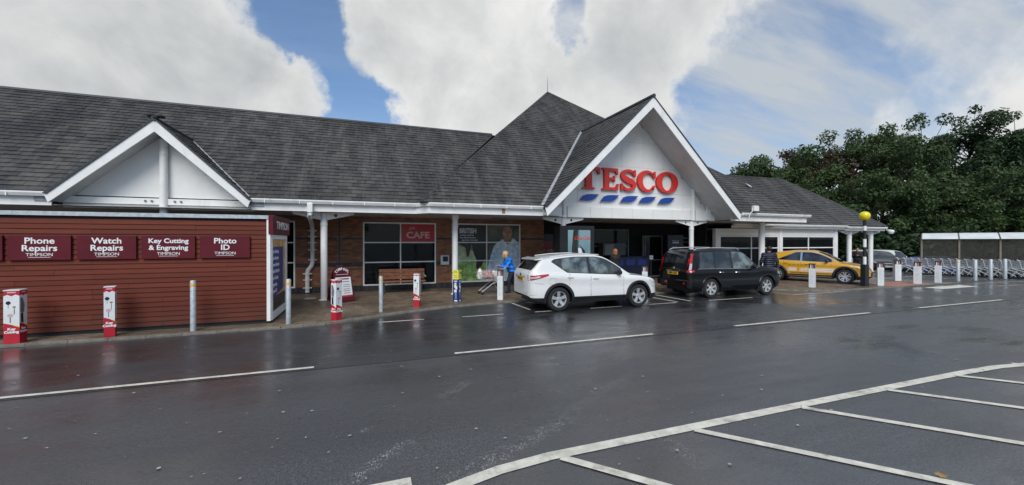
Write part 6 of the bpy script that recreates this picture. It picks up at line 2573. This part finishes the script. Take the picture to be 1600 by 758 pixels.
# woman in the blue jacket, leaning on the trolley (faces +x locally, turned to walk left)
J = dict(head=(.24, 0, 1.44), neck=(.16, 0, 1.30), chest=(.10, 0, 1.16), hip=(-.04, 0, .86), shL=(.10, .17, 1.24), shR=(.10, -.17, 1.24),
         elL=(.24, .22, 1.02), elR=(.24, -.22, 1.02), wrL=(.44, .16, 1.03), wrR=(.44, -.16, 1.03), thL=(-.03, .085, .82), thR=(-.05, -.085, .82),
         knL=(.12, .09, .46), knR=(-.12, -.09, .46), anL=(.10, .09, .09), anR=(-.34, -.09, .13), toL=(.22, .10, .045), toR=(-.25, -.10, .05), curl=.9, hem=.16, hood=True, build=1.02)
w_ = person('woman in a bright blue jacket leaning on a shopping trolley', J, dict(skin='skin', jacket='jacket_blue', legs='jeans', shoes='black_cloth', hair='hair_blond'), 'bob')
w_.location = (5.20, 14.28, PZ)
w_.rotation_euler = (0, 0, R(183))
# shopping in her trolley
mb = empty('milk_bottle', (3.98, 14.25, .62), 'large white milk bottle with a red top in the trolley', 'bottle')
MB().lathe([(.001, 0), (.085, .005), (.09, .03), (.09, .26), (.06, .33), (.03, .36), (.03, .385), (.001, .385)], 14, (3.98, 14.25, .62)).build('bottle', M['milk'], mb, smooth=True)
MB().lathe([(.034, .375), (.034, .415), (.001, .415)], 12, (3.98, 14.25, .62)).build('cap', M['plastic_red'], mb)


def bag(x, y, z, w, hgt, mt, lab, seed):
    r_ = random.Random(seed)
    pr = []
    for k in range(7):
        pr.append(((x + r_.uniform(-w, w) * .5, y + r_.uniform(-w, w) * .4, z + r_.uniform(.1, .6) * hgt), (x + r_.uniform(-w, w) * .4, y + r_.uniform(-w, w) * .3, z + r_.uniform(.2, .75) * hgt), w * .38, w * .28))
    o = surface('carrier_bag', pr, .03, .02, M[mt])
    tag(o, lab, 'bag')


bag(4.28, 14.25, .62, .26, .34, 'bag_pink', 'pinkish carrier bag in the middle of the trolley', 1)
bag(4.62, 14.25, .60, .26, .40, 'bag', 'pale carrier bag at the handle end of the trolley', 2)
bag(4.05, 14.38, .64, .18, .30, 'bag', 'pale carrier bag at the front of the trolley beside the milk', 3)

# man in a navy padded jacket seen from behind
J = dict(head=(.02, 0, 1.62), neck=(0, 0, 1.48), chest=(0, 0, 1.30), hip=(0, 0, .95), shL=(0, .20, 1.41), shR=(0, -.20, 1.41), elL=(.02, .30, 1.13), elR=(-.04, -.30, 1.13),
         wrL=(.14, .27, .90), wrR=(.0, -.33, .88), thL=(0, .10, .90), thR=(0, -.10, .90), knL=(.04, .11, .50), knR=(-.03, -.11, .50), anL=(-.02, .11, .09), anR=(-.1, -.11, .09),
         toL=(.12, .13, .045), toR=(.04, -.13, .045), curl=.5, hem=.10, build=1.16)
p_ = person('man in a navy padded jacket walking between the black and yellow cars', J, dict(skin='skin_dark', jacket='jacket_navy', legs='jeans', shoes='black_cloth', hair='hair_dark'))
p_.location = (15.95, 12.05, .02)
p_.rotation_euler = (0, 0, R(62))
# quilting on the padded jacket is fine relief in its cloth

# shopper in the shaded entrance
J2 = dict(J)
J2.update(head=(.03, 0, 1.47), neck=(0, 0, 1.34), chest=(0, 0, 1.18), hip=(0, 0, .86), shL=(0, .16, 1.27), shR=(0, -.16, 1.27), elL=(.05, .22, 1.02), elR=(.05, -.22, 1.02), wrL=(.2, .18, .92), wrR=(.2, -.18, .92),
          thL=(0, .085, .82), thR=(0, -.085, .82), knL=(.03, .09, .46), knR=(-.02, -.09, .46), build=1.0)
p_ = person('ginger haired shopper in dark clothes in the shadowed entrance', J2, dict(skin='skin', jacket='black_cloth', legs='black_cloth', shoes='black_cloth', hair='hair_ginger'), 'bob')
p_.location = (10.62, 15.35, PZ)
p_.rotation_euler = (0, 0, R(80))

# person with a phone by the porch columns
J3 = dict(J2)
J3.update(head=(.05, 0, 1.49), elL=(.08, .24, 1.02), elR=(.08, -.24, 1.02), wrL=(.27, .07, 1.10), wrR=(.27, -.07, 1.10), build=1.08)
p_ = person('person in a black coat looking down at a phone by the porch columns', J3, dict(skin='skin', jacket='black_cloth', legs='black_cloth', shoes='black_cloth', hair='hair_dark'))
p_.location = (29.92, 16.58, -.02)
p_.rotation_euler = (0, 0, R(-150))
ph = MB().cbox(-.035, .035, -.005, .005, -.07, .07, .003).xform(Matrix.Translation((29.92 - .34 * math.cos(R(-150 + 180)), 16.58 - .34 * math.sin(R(-150 + 180)), 1.14)) @ Matrix.Rotation(R(40), 4, 'Z')).build('mobile_phone', M['black_plastic'])
tag(ph, 'small dark mobile phone in the hands of the person by the columns', 'phone')
# ================================================================ TREES
def leaf_cloud(centers, rng, n_per, size, squash=.8):
    v, f = [], []
    for (c, r) in centers:
        c = np.array(c)
        k = int(n_per * (r / 1.2) ** 2)
        d = rng.normal(size=(k, 3))
        d /= np.linalg.norm(d, axis=1)[:, None]
        rad = r * (0.55 + 0.5 * rng.random(k)) ** 1.0
        p = c + d * rad[:, None] * np.array([1, 1, squash])
        nrm = d + rng.normal(size=(k, 3)) * .6 + np.array([0, 0, .35])
        nrm /= np.linalg.norm(nrm, axis=1)[:, None]
        a = np.cross(nrm, rng.normal(size=(k, 3)))
        a /= np.linalg.norm(a, axis=1)[:, None]
        b = np.cross(nrm, a)
        s = size * (0.6 + .8 * rng.random(k))[:, None]
        for q in (p - a * s, p - b * s * .55 + a * s * .1, p + a * s, p + b * s * .55 + a * s * .1):
            v.append(q)
        # interleave below
    return v


def crown_mesh(name, centers, rng, n_per, size, mt):
    parts = leaf_cloud(centers, rng, n_per, size)
    vs = []
    for i in range(0, len(parts), 4):
        st = np.stack(parts[i:i + 4], axis=1).reshape(-1, 3)
        vs.append(st)
    vs = np.concatenate(vs)
    n = len(vs) // 4
    me = bpy.data.meshes.new(name)
    me.vertices.add(len(vs))
    me.vertices.foreach_set('co', vs.ravel())
    me.loops.add(n * 4)
    me.loops.foreach_set('vertex_index', np.arange(n * 4, dtype=np.int32))
    me.polygons.add(n)
    me.polygons.foreach_set('loop_start', np.arange(n, dtype=np.int32) * 4)
    me.polygons.foreach_set('loop_total', np.full(n, 4, dtype=np.int32))
    me.update()
    me.validate()
    me.materials.append(M[mt])
    return me


def make_tree(seed, H, W, low, mt, n_per=360, size=.135, lean=0.0, gap=0.0):
    rng = np.random.default_rng(seed)
    rr = random.Random(seed)
    o = empty('broadleaf_tree', (0, 0, 0))
    m = MB()
    trunk = [Vector((0, 0, -.3))]
    nst = 6
    for i in range(1, nst + 1):
        trunk.append(Vector((lean * i / nst * H * .3 + rr.uniform(-.18, .18), rr.uniform(-.18, .18), H * .72 * i / nst)))
    r0 = H * .017
    m.tube(trunk, [r0 * (1 - .13 * i) for i in range(nst + 1)], 8)
    centers = []
    nb = 17
    for b in range(nb):
        t = low + (1 - low) * (b + rr.random() * .6) / nb
        z = H * .70 * t
        k = min(nst - 1, int(t * nst))
        base = trunk[k].lerp(trunk[k + 1], t * nst - k)
        a = b * 2.4 + rr.uniform(-.5, .5)
        L = W * (.55 + .45 * math.sin(math.pi * min(1, .18 + .75 * (t - low) / (1 - low)))) * rr.uniform(.75, 1.1)
        up = L * rr.uniform(.35, .8) + H * .06
        tip = base + Vector((math.cos(a) * L, math.sin(a) * L, up))
        mid = base.lerp(tip, .5) + Vector((0, 0, -.08 * L))
        m.tube([base, mid, tip], [r0 * .45, r0 * .28, r0 * .08], 5)
        for q in range(7):
            f = rr.uniform(.45, 1.12)
            c = base.lerp(tip, f) + Vector((rr.uniform(-1, 1), rr.uniform(-1, 1), rr.uniform(-.6, .8))) * (W * .20)
            m.tube([base.lerp(tip, f * .8), c], [r0 * .12, r0 * .04], 4)
            if rr.random() > gap:
                centers.append((tuple(c), rr.uniform(.45, 1.15) * W * .215))
    top = trunk[-1]
    for q in range(10):
        c = top + Vector((rr.uniform(-1, 1) * W * .45, rr.uniform(-1, 1) * W * .45, rr.uniform(.0, .30) * H))
        m.tube([top - Vector((0, 0, .5)), c], [r0 * .2, r0 * .05], 4)
        centers.append((tuple(c), rr.uniform(.5, 1.0) * W * .26))
    m.build('trunk', M['bark'], o, smooth='all')
    link_mesh('crown', crown_mesh('crown', centers, rng, n_per, size, mt), None, o)
    return o


protos = [make_tree(11, 15, 4.4, .30, 'leaf_dark', gap=.34), make_tree(23, 14, 4.0, .36, 'leaf_green', gap=.42), make_tree(37, 11, 3.8, .16, 'leaf_copper', gap=.15), make_tree(41, 9, 3.8, .05, 'leaf_green')]


def polar(az, r):
    """a spot in the wood given as world bearing (deg) and range (m)"""
    return (r * math.sin(R(az)), r * math.cos(R(az)))


TREES = [  # bearing, range, prototype, scale, turn, label
    (51.0, 59.4, 3, 1.36, 0.3, 'green tree rising just behind the right end of the slate roof'),
    (53.8, 62.4, 3, 1.52, 4.0, 'dense green tree left of the copper brown tree'),
    (57.0, 67.5, 2, 1.40, 1.2, 'copper brown tree behind the far end of the slate roof'),
    (60.2, 73.1, 1, 1.31, 2.0, 'thin crowned tree with sky showing through, right of the copper tree'),
    (63.0, 70.8, 1, 1.31, 4.1, 'thin crowned tree left of the tallest trees'),
    (65.9, 77.3, 0, 1.31, 0.7, 'tall dark tree, left one of the three tallest on the right'),
    (69.0, 79.0, 0, 1.33, 2.9, 'tall dark tree, middle one of the three tallest on the right'),
    (71.9, 80.7, 0, 1.25, 5.0, 'tall dark tree at the right edge, right one of the tallest'),
    (74.5, 89.1, 0, 1.20, 3.6, 'tall dark tree at the end of the wood beyond the right edge'),
    (55.3, 55.0, 3, 1.04, 2.2, 'low bushy tree half hidden by the sloping roof hip'),
    (59.1, 56.6, 3, 1.00, 1.0, 'low bushy tree behind the yellow beacon globe'),
    (62.3, 58.0, 3, 1.07, 3.0, 'low bushy tree behind the white van'),
    (65.2, 59.4, 3, 1.00, 5.2, 'low bushy tree behind the left end of the trolley shelter'),
    (67.6, 63.5, 3, 1.11, 4.4, 'low bushy tree behind the middle of the trolley shelter'),
    (70.2, 63.8, 3, 1.05, 0.4, 'low bushy tree behind the right half of the trolley shelter'),
    (72.7, 67.4, 3, 1.09, 2.6, 'low bushy tree at the right edge of the picture')]
used = set()
for (px, d, k, s, rz, lab) in TREES:
    c = protos[k] if k not in used else copy_tree(protos[k])
    used.add(k)
    x, y = polar(px, d)
    c.location = (x, y, gz(x, y))
    c.scale = (s, s, s)
    c.rotation_euler = (0, 0, rz)
    tag(c, lab, 'tree', 'trees behind the car park')
# dense undergrowth below the trees, one mass
rng = np.random.default_rng(5)
cents = []
for i in range(150):
    x, y = polar(50.5 + 26 * rng.random(), 54 + 18 * rng.random())
    cents.append(((x, y, gz(x, y) + .4 + 3.2 * rng.random()), 1.0 + .9 * rng.random()))
ug = link_mesh('undergrowth', crown_mesh('undergrowth', cents, rng, 70, .26, 'leaf_dark'), None)
tag(ug, 'dense dark undergrowth filling the wood below the trees', 'undergrowth', kind='stuff')
# earth bank under the wood
m = MB()
pts = []
N = 24
for j in range(6):
    for i in range(N + 1):
        x, y = polar(47.5 + 31 * i / N, 58 + j * 6)
        pts.append((x, y, gz(x, y) + .02 + .55 * j ** .8 + .25 * math.sin(i * 1.7 + j)))
m.v = pts
m.f = [(j * (N + 1) + i, j * (N + 1) + i + 1, (j + 1) * (N + 1) + i + 1, (j + 1) * (N + 1) + i) for j in range(5) for i in range(N)]
mat('earth', (.035, .030, .020), .95, var=.4, scale=1)
m.build('earth_bank', M['earth'], smooth='all', kind='structure')

# wood on the far side of the car park, behind the viewer, seen only in reflections
for i in range(13):
    c = copy_tree(protos[(1, 0, 3, 1, 0, 2)[i % 6]])
    x, y = polar(128 + i * 13.5, 46 + 6 * math.sin(i * 2.1))
    c.location = (x, y, 0)
    s_ = (.8, .7, 1.1, .75, .65, .9)[i % 6]
    c.scale = (s_, s_, s_)
    c.rotation_euler = (0, 0, i * 1.3)
    tag(c, 'tree across the car park behind the viewer, reflected in the glass', 'tree', 'trees behind the viewer')
